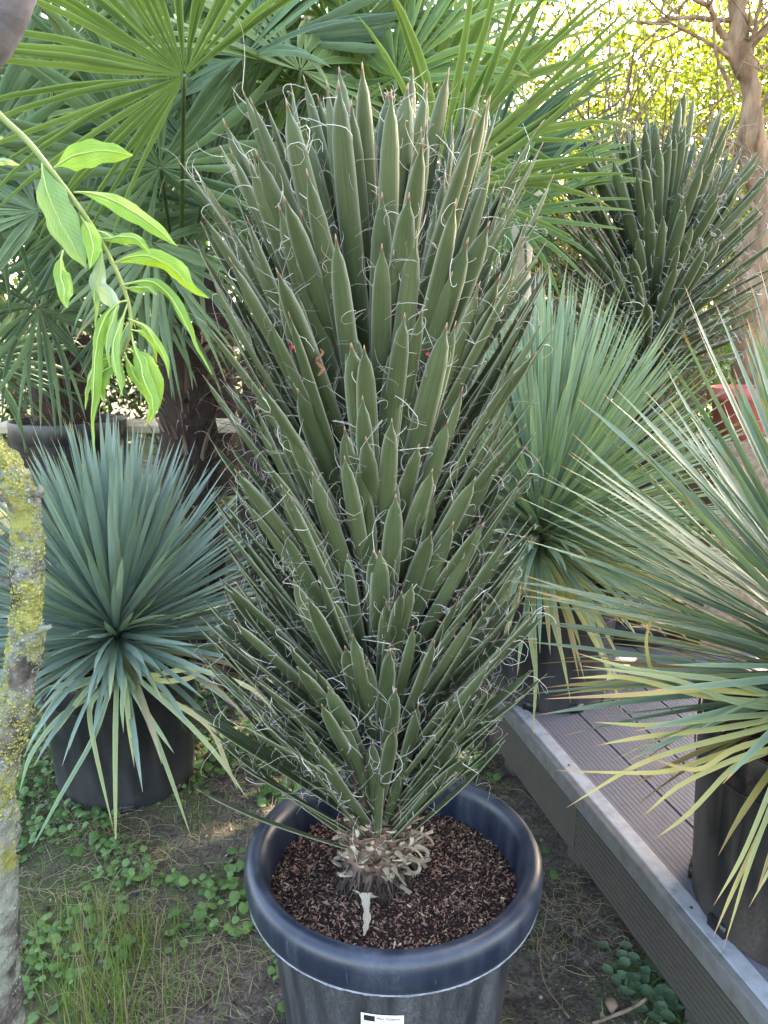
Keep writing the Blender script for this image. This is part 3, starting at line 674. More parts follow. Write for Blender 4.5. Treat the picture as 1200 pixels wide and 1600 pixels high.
# ---------------------------------------------------------------- deck
def deck():
    dk = thing('garden_deck', (.6, 1.6, 0), 'low grey composite timber deck with a worn pale edge strip, carrying two pots', 'deck')
    A = np.array([.595, 1.40]); d = nrm(np.array([.235, -.972])); n = np.array([-d[1], d[0]]); n = n if n[0] > 0 else -n
    ang = math.atan2(d[1], d[0])
    s0, s1 = -1.15, 1.3        # along d, away from A (negative = far)
    def boxs(mb, sa, sb, oa, ob, za, zb, bev=0.002):
        c = A + d * (sa + sb) / 2 + n * (oa + ob) / 2
        mb.box(c[0], c[1], (za + zb) / 2, sb - sa, ob - oa, zb - za, ang, bev=bev)
    def profile(mb, prof, sa, sb, m=2, L=True):
        # prof: list of (offset, z); swept along d
        V = []
        for s in np.linspace(sa, sb, m):
            V.append([(*(A + d * s + n * o), z) for o, z in prof])
        mb.grid(np.array(V), True, cap=True)
    s0 = -.98
    # L-shaped edging strip with a rounded nose, its worn top set on it
    e = MB(); profile(e, [(-.004, DZ - .046), (-.004, DZ - .004), (-.002, DZ - .001), (.012, DZ + .001), (.012, DZ - .046)], s0, s1, 2); e.build('edge_trim', M['decktrim'], dk, smooth=False)
    e = MB(); profile(e, [(.0125, DZ - .03), (.0125, DZ + .0015), (.016, DZ + .0030), (.050, DZ + .0030), (.0525, DZ + .0015), (.0525, DZ - .03)], s0, s1, 2); e.build('edge_strip', M['decktop'], dk, smooth=False)
    # deck boards: fine grooves moulded in
    o = .0535
    for k in range(12):
        w = .142; b = MB(); prof = [(o, DZ - .024), (o, DZ - .002)]
        ng = 11; pitch = w / ng
        for g in range(ng):
            x = o + g * pitch
            prof += [(x + .0005, DZ), (x + pitch - .0014, DZ), (x + pitch - .0011, DZ - .0016), (x + pitch - .0004, DZ - .0016)]
        prof += [(o + w, DZ - .002), (o + w, DZ - .024)]
        profile(b, prof, s0 - (0 if k < 1 else .6), s1, 2); b.build('deck_board', M['deck'], dk, smooth=False); o += w + .006
    # fascia boards with grooves; joint near the middle
    jt = -.395
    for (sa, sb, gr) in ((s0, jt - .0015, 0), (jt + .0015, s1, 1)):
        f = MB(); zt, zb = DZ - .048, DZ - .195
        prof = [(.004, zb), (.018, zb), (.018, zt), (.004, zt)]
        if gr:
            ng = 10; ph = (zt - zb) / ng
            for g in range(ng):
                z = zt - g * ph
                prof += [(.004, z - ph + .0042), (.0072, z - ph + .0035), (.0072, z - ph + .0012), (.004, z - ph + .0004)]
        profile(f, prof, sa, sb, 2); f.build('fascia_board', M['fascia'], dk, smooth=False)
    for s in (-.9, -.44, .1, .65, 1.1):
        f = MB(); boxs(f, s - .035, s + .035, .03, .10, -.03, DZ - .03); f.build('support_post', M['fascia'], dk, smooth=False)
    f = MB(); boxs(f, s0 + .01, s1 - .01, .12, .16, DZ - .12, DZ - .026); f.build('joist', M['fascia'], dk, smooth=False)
    # end fascia at the far end
    f = MB(); boxs(f, s0 - .016, s0 - .002, .0, .5, DZ - .19, DZ - .004); f.build('end_board', M['fascia'], dk, smooth=False)
    # screws
    for s, oo in ((.05, .03), (-.5, .031), (.6, .03)):
        c = A + d * s + n * oo; q = MB(); lathe(q, [(.0004, DZ + .0042), (.003, DZ + .0042), (.0036, DZ + .0030)], c[0], c[1], 12); q.build('screw', M['wire'], dk, smooth=False)
    return A, d, n
DA, DD, DN = deck()
m = MB(); a_ = onz(1040, 1520, .0); b_ = at(1044, 1400, a_[1] + .03)
P = [a_ + (b_ - a_) * t + np.array([.002 * math.sin(t * 5), 0, 0]) for t in np.linspace(0, 1, 8)]
m.tube(P, .0013, 6); tag(m.build('metal_rod', M['wire']), 'thin dark metal rod pushed into the soil beside the deck', 'rod')

# ---------------------------------------------------------------- far filifera in a pot on the bank
def far_yucca():
    Y = 2.9; c = at(1012, 560, Y); X = c[0]; z0 = c[2]
    pl = thing('filifera_yucca', (X, Y, gz(X, Y)), 'smaller dark green filifera yucca on a stem behind, at upper right', 'yucca')
    stem = lambda h: np.array([X, Y, h])
    lv = []
    for i in range(260):
        h = z0 - .06 + .42 * i / 259
        th = interp(h - z0, [-.06, .06, .2, .32, .38], [72, 56, 42, 30, 8]); L = interp(h - z0, [-.06, .1, .25, .4], [.36, .46, .52, .50])
        lv.append((h, R(th), L, .0185))
    a, f = MB(), MB(); filifera(a, f, stem, lv, 2, nf=11, frad=.0010)
    a.build('foliage', M['fil'], pl); f.build('leaf_threads', M['fibre'], pl)['kind'] = 'stuff'
    m = MB(); zz = np.linspace(gz(X, Y) + .28, z0 + .35, 22); m.tube([(X + .01 * math.sin(z * 7), Y, z) for z in zz], np.interp(zz, [0.3, z0 - .1, z0 + .35], [.075, .06, .02]), 16, disp=lambda p: .010 * n3(p, 30)); m.build('trunk', M['palmtrunk'], pl)
    nursery_pot(X, Y, gz(X, Y) - .01, .18, .21, .36, 'black nursery pot behind the deck, under the smaller filifera yucca', M['pot'])
    blob_soil('potting_soil', X, Y, .19, gz(X, Y) + .31, 'dark soil in the pot of the rear filifera yucca', 0)
far_yucca()

# ---------------------------------------------------------------- fan palms
def frond(palm, hub, nvec, up, Rr, span, crownp, mat, nseg=38, droop=.25, fused=.38, segw=1.0, wander=.5):
    nvec = nrm(nvec); up = nrm(np.asarray(up, float) - nvec * np.dot(up, nvec)); sd = np.cross(up, nvec)
    m = MB(); k = 9; da = span / nseg
    for j in range(nseg):
        a = -span / 2 + (j + .5) * da; dr = up * math.cos(a) + sd * math.sin(a)
        L = Rr * (1 - .22 * (abs(a) / (span / 2)) ** 2) * U(.93, 1.05)
        r = np.array([.015, .12, fused * .6, fused, fused + .1, .62, .78, .92, 1.0]) * L
        w = np.tan(da / 2) * r * 1.02; wf = w[3]
        w[4:] = wf * np.array([.86, .72, .54, .30, .03]) * segw
        P = [hub]; T = nrm(dr + nvec * U(-.04, .04)); g = droop * U(.2, 2.2); ang = U(-wander, wander)
        pts = []; prev = 0; p = np.array(hub, float)
        for i in range(k):
            ds = r[i] - prev; prev = r[i]; f = max(0, r[i] / L - fused)
            T = nrm(T + Z * (-g * f * .35) + np.cross(nvec, T) * ang * .2); p = p + T * ds; pts.append(p)
        strap(m, pts, nvec, w, .42, 0, nc=3, rnd=U(0, 1), old=(np.linspace(0, .9, k) ** 6 if U(0, 1) < .3 else 0), fold=True, vv=r / L)
    fr = m.build('frond_blade', mat, palm)
    q = MB(); c = np.array(crownp, float); t = np.linspace(0, 1, 12)[:, None]
    mid = (c + hub) / 2 + Z * .10
    P = c * (1 - t) ** 2 + 2 * mid * t * (1 - t) + hub * t ** 2
    q.tube(P, np.linspace(.009, .005, 12), 7); pt = q.build('petiole', M['petiole'], palm)

def palm_trunk(palm, x, y, z0, z1, r0, r1, hairs=160):
    hairs = hairs * 5
    m = MB(); zz = np.linspace(z0, z1, 26)
    m.tube([(x + .01 * math.sin(z * 6), y, z) for z in zz], np.interp(zz, [z0, (z0 + z1) / 2, z1], [r0, (r0 + r1) / 2 * 1.05, r1]), 30, disp=lambda p: .02 * n3(p, 16) + .010 * n3(p, 50, 4)); 
    tr = m.build('trunk', M['palmtrunk'], palm)
    h = MB()
    for _ in range(hairs):
        ph = U(0, 6.283); z = U(z0, z1); r = np.array([math.cos(ph), math.sin(ph), 0]); rr = interp(z, [z0, z1], [r0, r1])
        L = U(.04, .26); th = R(U(10, 80)); P, N = bendpath(np.array([x, y, z]) + r * (rr - .01), r * math.sin(th) + Z * math.cos(th), r, L, 6, grav=U(0, 2))
        strap(h, P, N, np.linspace(1, .1, 6) * (U(.001, .004) if U(0, 1) < .75 else U(.006, .014)), .3, 0, nc=3, rnd=U(0, 1))
    o = h.build('leaf_base_fibres', M['palmtrunk'], palm); o['kind'] = 'stuff'

PG = 'fan palms growing behind the potted yuccas'
def tocam(p, tilt=0, side=0):
    v = np.array([0, 0, CAMH]) - p; v = nrm(v); return nrm(v + Z * tilt + np.array([side, 0, 0]))
# palm A: behind the left; carries the big bright frond
pa = thing('fan_palm', (-.78, 3.05, gz(-.78, 3.05)), 'fan palm with a brown fibrous trunk and a big bright fan at upper left', 'palm', PG)
palm_trunk(pa, -.78, 3.05, gz(-.78, 3.05) - .03, 1.45, .12, .10)
ca = np.array([-.78, 3.05, 1.42])
h1 = at(288, 118, 1.95)
frond(pa, h1, tocam(h1, -.35), nrm([-.62, .1, .78]), .66, R(215), ca, M['palm'], nseg=44, droop=.45, fused=.30, wander=.15)
h2 = at(250, 262, 2.35)
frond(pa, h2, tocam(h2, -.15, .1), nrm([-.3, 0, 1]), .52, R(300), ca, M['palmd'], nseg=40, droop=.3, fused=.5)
# palm B: in pot, far left
xb, yb = at(105, 640, 3.6)[:2]; zb = at(105, 668, 3.6)[2]
pb = thing('fan_palm', (xb, yb, zb), 'potted fan palm with a thick shaggy trunk at far left', 'palm', PG)
palm_trunk(pb, xb, yb, zb - .03, zb + .42, .15, .12, 120)
nursery_pot(xb, yb, gz(xb, yb) - .02, .20, .26, zb - gz(xb, yb) + .06, 'black pot of the shaggy palm, seen between fan leaves at far left', M['pot'])
blob_soil('potting_soil', xb, yb, .235, zb + .01, 'reddish soil in the pot of the shaggy palm', 0)
cb = np.array([xb, yb, zb + .42])
pc = thing('fan_palm', (-.42, 2.98, gz(-.42, 2.98)), 'fan palm with a short reddish brown trunk half hidden behind the tall yucca', 'palm', PG)
palm_trunk(pc, -.44, 2.98, gz(-.42, 2.98) - .05, 1.35, .12, .11, 160)
cc = np.array([-.44, 2.98, 1.32])
pd = thing('fan_palm', (.22, 3.2, gz(.22, 3.2)), 'tall fan palm whose fans rise behind the top of the tall yucca', 'palm', PG)
palm_trunk(pd, .22, 3.2, gz(.22, 3.2) - .05, 1.7, .10, .09, 120)
cd = np.array([.22, 3.2, 1.68])
def fr(palm, crown, px, py, Y, Rr, upv, tilt=-.1, side=0, mat='palmd', span=270, nseg=42, droop=.5, fused=.42):
    h = at(px, py, Y); frond(palm, h, tocam(h, tilt, side), nrm(upv), Rr, R(span), crown, M[mat], nseg, droop, fused)
# upper-right frond, seen obliquely, pointing to the upper right
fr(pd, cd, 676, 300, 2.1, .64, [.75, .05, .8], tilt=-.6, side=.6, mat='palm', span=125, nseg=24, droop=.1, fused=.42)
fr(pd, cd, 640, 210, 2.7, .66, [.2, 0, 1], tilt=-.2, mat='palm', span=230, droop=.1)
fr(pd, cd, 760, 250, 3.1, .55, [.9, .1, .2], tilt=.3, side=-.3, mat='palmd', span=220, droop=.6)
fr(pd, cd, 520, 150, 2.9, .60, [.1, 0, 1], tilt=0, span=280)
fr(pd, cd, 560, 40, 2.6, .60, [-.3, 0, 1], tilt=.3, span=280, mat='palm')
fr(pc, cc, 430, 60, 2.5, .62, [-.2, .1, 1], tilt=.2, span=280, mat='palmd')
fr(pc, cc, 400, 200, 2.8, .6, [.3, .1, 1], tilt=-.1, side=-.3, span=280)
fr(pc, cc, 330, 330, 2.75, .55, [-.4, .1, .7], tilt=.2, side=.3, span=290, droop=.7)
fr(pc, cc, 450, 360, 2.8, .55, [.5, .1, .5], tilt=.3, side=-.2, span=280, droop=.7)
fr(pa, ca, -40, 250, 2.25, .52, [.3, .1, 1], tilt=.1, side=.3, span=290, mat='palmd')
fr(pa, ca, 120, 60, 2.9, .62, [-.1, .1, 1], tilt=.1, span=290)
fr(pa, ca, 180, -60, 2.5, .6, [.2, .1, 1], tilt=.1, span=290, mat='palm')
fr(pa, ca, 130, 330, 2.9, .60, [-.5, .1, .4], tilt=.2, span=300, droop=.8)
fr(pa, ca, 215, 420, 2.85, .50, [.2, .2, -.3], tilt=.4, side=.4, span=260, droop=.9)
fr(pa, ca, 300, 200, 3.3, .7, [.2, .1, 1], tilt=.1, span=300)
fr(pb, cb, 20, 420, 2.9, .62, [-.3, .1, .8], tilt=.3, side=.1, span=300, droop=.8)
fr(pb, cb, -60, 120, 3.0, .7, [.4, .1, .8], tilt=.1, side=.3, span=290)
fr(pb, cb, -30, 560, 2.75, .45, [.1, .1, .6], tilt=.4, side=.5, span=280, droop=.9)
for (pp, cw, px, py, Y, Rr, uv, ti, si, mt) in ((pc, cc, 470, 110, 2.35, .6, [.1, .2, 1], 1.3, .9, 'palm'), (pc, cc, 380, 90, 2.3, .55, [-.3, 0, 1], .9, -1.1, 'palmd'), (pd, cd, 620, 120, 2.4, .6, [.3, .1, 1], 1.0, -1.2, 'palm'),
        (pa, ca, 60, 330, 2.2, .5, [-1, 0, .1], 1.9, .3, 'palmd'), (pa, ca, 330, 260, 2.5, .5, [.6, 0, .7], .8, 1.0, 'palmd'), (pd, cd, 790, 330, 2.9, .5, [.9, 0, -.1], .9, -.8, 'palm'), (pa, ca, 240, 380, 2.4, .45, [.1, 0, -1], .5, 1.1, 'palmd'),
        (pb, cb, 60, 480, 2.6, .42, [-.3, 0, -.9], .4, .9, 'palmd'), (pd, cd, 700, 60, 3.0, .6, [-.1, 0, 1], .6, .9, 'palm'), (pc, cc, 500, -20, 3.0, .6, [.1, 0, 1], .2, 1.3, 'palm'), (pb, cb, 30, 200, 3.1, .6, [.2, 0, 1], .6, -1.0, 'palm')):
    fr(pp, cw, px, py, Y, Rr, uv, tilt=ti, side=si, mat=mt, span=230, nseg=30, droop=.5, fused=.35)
# dark palms further behind fill the gaps
for i, (px, Y, zt) in enumerate(((90, 4.6, 1.9), (330, 4.4, 1.7), (560, 4.7, 2.0))):
    b0 = at(px, 500, Y); g0 = gz(b0[0], Y)
    pe = thing('fan_palm', (b0[0], Y, g0), ['dark fan palm in the deep shade at far left behind the others', 'dark fan palm in the deep shade behind the hanging peach leaves', 'dark fan palm in deep shade behind the middle of the tall yucca'][i], 'palm', PG)
    palm_trunk(pe, b0[0], Y, g0 - .05, zt, .12, .1, 60); ce = np.array([b0[0], Y, zt])
    for j in range(10):
        a = j / 10 * 6.283 + i; h = ce + np.array([math.cos(a) * .55, math.sin(a) * .35, U(.1, .9) - .15])
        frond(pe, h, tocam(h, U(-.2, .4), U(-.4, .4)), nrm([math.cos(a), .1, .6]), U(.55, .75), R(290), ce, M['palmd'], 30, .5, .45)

# ---------------------------------------------------------------- leafy trees / shrubs
def leafcloud(mb, pts, size, rr=.5, flat=.3, k=4):
    n = len(pts); pts = np.asarray(pts)
    a = nrm(rng.normal(size=(n, 3))); b = nrm(np.cross(a, rng.normal(size=(n, 3)) + Z * 2)); c = np.cross(a, b)
    L = size * rng.uniform(.6, 1.3, n)[:, None]; w = L * rr
    V = np.stack([pts, pts + a * L * .5 + b * w * .5 + c * w * .12, pts + a * L, pts + a * L * .5 - b * w * .5 + c * w * .12], 1)
    T = np.zeros((n, 4, 4)); T[..., 0] = rng.uniform(0, 1, n)[:, None]; T[:, 1, 1] = .5; T[:, 2, 1] = .9; T[:, 3, 1] = .5
    Lc = np.repeat(rng.uniform(0, 30, (n, 1, 3)), 4, 1)
    base = mb.verts(V.reshape(-1, 3), T.reshape(-1, 4), Lc.reshape(-1, 3))
    mb.F4.append(np.arange(n * 4).reshape(n, 4) + base)
def branchy(mb, p, d, L, r, depth, tips, spread=.6, seg=5, curve=.25):
    P = [p]; dd = nrm(d)
    for i in range(seg):
        dd = nrm(dd + rng.normal(0, curve, 3) * .5); P.append(P[-1] + dd * L / seg)
    mb.tube(P, np.linspace(r, r * .55, seg + 1), 6 if depth < 2 else 8, cap=False)
    if depth == 0: tips += [P[-1], P[-2], P[-3]]; return
    for i in range(3 if depth > 1 else 4):
        q = P[int(rng.integers(2, seg + 1))]
        branchy(mb, q, nrm(dd + rng.normal(0, spread, 3)), L * U(.55, .8), r * .5, depth - 1, tips, spread, seg, curve)
    tips += P[-2:]
# right-hand tree, with an unseen crown added to keep the sun off the garden
def right_tree():
    tx, ty = 1.86, 4.2; g0 = gz(tx, ty)
    t = thing('garden_tree', (tx, ty, g0), 'gnarled sunlit tree with a rough brown trunk at the right edge', 'tree')
    pts = [(1204, 640), (1190, 560), (1178, 480), (1184, 400), (1206, 340), (1186, 280), (1166, 200), (1172, 130), (1142, 70), (1158, 0), (1150, -100), (1130, -200)]
    P = [(at(1200, 700, ty)[0], ty, g0 - .1)] + [at(x, y, ty) for x, y in pts]
    P = np.array(P); q = np.linspace(0, len(P) - 1, 50); P = np.stack([np.interp(q, np.arange(len(P)), P[:, i]) for i in range(3)], 1)
    m = MB(); m.tube(P, np.interp(np.linspace(0, 1, 50), [0, .3, .45, .8, 1], [.14, .115, .065, .045, .05]), 22, disp=lambda p: .05 * n3(p, 7) + .03 * n3(p, 18, 3) + .012 * n3(p, 50, 5))
    e = P[-1]; tips = []
    for d in ((-.5, -.1, .8), (.5, 0, .8), (.1, .1, 1), (-.15, -.5, 1)):
        branchy(m, e - Z * .03, nrm(d), 1.0, .035, 2, tips, .5)
    for fz, dx in ((16, 1), (20, -1), (23, -1), (26, -1), (28, 1), (31, -1), (33, -1), (35, 1), (35, -1), (37, -1), (38, 1), (39, -1)): branchy(m, P[fz], nrm([dx * U(.4, 1), U(-.6, .3), U(.2, 1)]), U(.25, .5), U(.010, .02), 2, tips, .55, 5, .4)
    m.build('trunk', M['bark2'], t)
    # added crown above the frame, placed in the sun's path for shade
    for k, (cx, cy, cz, a, b, c, n) in enumerate(((1.3, 3.3, 4.3, 1.6, 1.2, .5, 5200), (.1, 2.9, 4.4, 1.4, 1.3, .5, 4600), (-1.2, 3.0, 4.5, 1.3, 1.2, .5, 3000), (2.8, 2.4, 4.3, 1.3, 1.3, .5, 3000), (1.2, 1.9, 4.3, 1.3, .9, .45, 2600))):
        pass
    cl = MB(); lb = MB()
    for (cx, cy, cz, a, b, n) in SHADE_CROWN:
        ncl = n // 60
        for _ in range(ncl):
            while True:
                q = rng.uniform(-1, 1, 3)
                if (q ** 2).sum() < 1: break
            c0 = np.array([cx, cy, cz]) + q * np.array([a, b, .42])
            leafcloud(cl, c0 + rng.normal(0, .13, (60, 3)), .11)
        lb.tube(np.linspace(e, np.array([cx, cy, cz - .1]), 8) + rng.normal(0, .03, (8, 3)), np.linspace(.05, .015, 8), 8)
    cl.build('crown', M['shade_canopy'], t); lb.build('limb', M['bark2'], t)  # crown and its limbs added out of view to block the sun
SHADE_CROWN = [(1.5, 4.0, 4.4, 1.0, .8, 4500), (2.5, 4.5, 4.5, 1.0, .8, 8000), (3.6, 4.8, 4.6, 1.0, .9, 12000), (2.2, 5.5, 4.7, 1.1, .7, 8000), (3.3, 5.9, 4.8, 1.1, .7, 8000), (4.4, 5.8, 4.8, 1.0, .8, 8000), (4.4, 4.9, 4.6, .8, .7, 7000), (1.0, 5.0, 4.7, .9, .8, 5000), (3.4, 3.7, 4.4, .9, .7, 4000)]  # unseen leaf clumps, positioned between sun and plants to cast shade
right_tree()

def shrub(name, c, rad, n, size, mat, label, twigmat='twig', cat='shrub', group=None, depth=2, nb=6, clump=45, sig=.07, rr=.5):
    g0 = gz(c[0], c[1]); t = thing(name, (c[0], c[1], g0), label, cat, group)
    m = MB(); tips = []
    for i in range(nb):
        a = U(0, 6.283); branchy(m, np.array([c[0], c[1], g0 - .05]) + np.array([math.cos(a), math.sin(a), 0]) * .1, nrm([math.cos(a) * rad[0] * .6, math.sin(a) * rad[1] * .6, rad[2] * 1.3]), rad[2] * 1.1, .022, depth, tips, .5)
    m.build('stem', M[twigmat], t)
    cl = MB()
    for _ in range(n // clump):
        while True:
            q = rng.uniform(-1, 1, 3)
            if .25 < (q ** 2).sum() < 1: break
        c0 = np.array(c) + q * np.array(rad)
        if c0[2] < g0: continue
        leafcloud(cl, c0 + rng.normal(0, sig, (clump, 3)), size, rr)
    cl.build('foliage', M[mat], t)
SG = 'shrubs behind the palms'
shrub('flowering_shrub', (1.75, 6.0, 2.5), (1.7, .8, 1.7), 30000, .05, 'bush', 'bright yellow green sunlit shrub at upper right', group=SG, depth=2, nb=8, clump=18, sig=.10)
shrub('flowering_shrub', (3.2, 6.6, 2.4), (1.3, .8, 1.7), 16000, .05, 'bush', 'pale sunlit shrub behind the gnarled tree trunk at the right edge', group=SG, depth=2, nb=6, clump=18, sig=.1)
shrub('garden_shrub', (.65, 5.6, 2.2), (.95, .6, 1.7), 9000, .06, 'hedge', 'grey green twiggy shrub behind the fans, top centre', group=SG, clump=30, sig=.1, rr=.22)
shrub('garden_shrub', (1.3, 4.7, 1.2), (.55, .4, .5), 3500, .05, 'hedge', 'low fine leaved green shrub between the two filifera yuccas', group=SG, clump=30, rr=.3)
shrub('garden_shrub', (1.95, 5.0, .95), (.6, .5, .6), 3500, .05, 'clover', 'bright green low shrub beside the foot of the gnarled tree', group=SG, clump=30)
for i, (x, y, z, a, b, c_, n, lab) in enumerate(((-3.2, 7.0, 1.8, 1.5, .8, 2.2, 14000, 'dark hedge shrub farthest left behind the palms'), (-1.2, 7.2, 1.9, 1.5, .8, 2.3, 14000, 'dark hedge shrub second from left behind the palms'),
        (.8, 7.8, 1.4, 1.5, .8, 1.7, 12000, 'dark hedge shrub behind the middle of the garden'), (3.0, 8.0, 2.0, 1.9, .8, 2.2, 22000, 'green hedge shrub behind the sunlit bushes at right'), (5.6, 8.4, 2.2, 1.8, .8, 2.4, 16000, 'dark hedge shrub at far right'))):
    shrub('hedge_shrub', (x, y, z), (a, b, c_), n, .10, 'hedge' if x < 2 else 'bush', lab, group='dark hedge along the back', clump=40, sig=.16)
# broad dark leaves between the yuccas
def broadleaf(x, y, z, n, L, label):
    t = thing('broadleaf_plant', (x, y, gz(x, y)), label, 'plant'); m = MB()
    for i in range(n):
        ph = U(0, 6.283); th = R(U(20, 85)); r = np.array([math.cos(ph), math.sin(ph), 0]); h = U(.05, z - gz(x, y))
        P, N = bendpath(np.array([x, y, gz(x, y) + h]), r * math.sin(th) + Z * math.cos(th), Z * math.sin(th) - r * math.cos(th), L * U(.7, 1.2), 9, grav=U(.3, 1.4))
        strap(m, P, N, np.interp(np.linspace(0, 1, 9), [0, .3, .55, .85, 1], [.003, .004, .05, .04, .001]) * U(.7, 1.2) * L / .25, -.2, 0, nc=5, rnd=U(0, 1))
    m.build('foliage', M['dark'], t)
    s = MB(); s.tube([(x, y, gz(x, y) - .02), (x + .01, y, z)], [.012, .006], 6); s.build('stem', M['petiole'], t)
broadleaf(*at(845, 470, 3.3)[:2], 1.35, 40, .24, 'dark glossy broad leaved plant in the gap between the two filifera yuccas')
broadleaf(*at(850, 560, 3.5)[:2], 1.0, 30, .24, 'dark glossy broad leaved plant low behind the middle blue yucca')
m = MB(); a_ = at(808, 520, 3.6)
P = [np.array([a_[0] - .02, 3.6, gz(a_[0], 3.6) - .05]), a_, at(806, 420, 3.6), at(815, 370, 3.62), at(832, 320, 3.66), at(850, 250, 3.7)]
m.tube(P, [.075, .07, .062, .055, .045, .035], 14, disp=lambda p: .008 * n3(p, 12)); tag(m.build('dead_trunk', M['pale_wood']), 'pale bare dead trunk between the two filifera yuccas', 'tree trunk')
# red clay pot and stones at right behind
q = at(1160, 610, 2.75); m = MB()
lathe(m, [(.001, q[2] - .17), (.075, q[2] - .17), (.10, q[2] - .03), (.115, q[2] - .03), (.118, q[2] + .012), (.105, q[2] + .012), (.10, q[2] - .03), (.09, q[2] - .06)], q[0], q[1], 40); tag(m.build('clay_pot', M['redpot']), 'red clay pot glimpsed behind the right blue yucca', 'plant pot')
m = MB(); b = q[2] - .17; m.box(q[0], q[1] + .02, (b + gz(q[0], q[1]) - .02) / 2, .24, .24, b - gz(q[0], q[1]) + .02, .1, bev=.006); tag(m.build('timber_block', M['twig'], smooth=False), 'brown timber block carrying the red clay pot', 'block')
# low timber ledge behind the hanging leaves
le = thing('timber_ledge', (-1.0, 3.75, .5), 'low weathered timber ledge behind the palm trunks at left', 'ledge')
a_ = at(270, 665, 3.8)
for k in range(2):
    m = MB(); m.box(a_[0] - .1, 3.72 + k * .16, a_[2], 1.5, .15, .035, .03, bev=.004); m.build('plank', M['pale_wood'], le, smooth=False)
for dx in (-.7, .5):
    m = MB(); m.box(a_[0] + dx, 3.8, (a_[2] - .02 + gz(a_[0] + dx, 3.8)) / 2 - .02, .08, .2, a_[2] - gz(a_[0] + dx, 3.8), 0, bev=.004); m.build('support_post', M['pale_wood'], le)

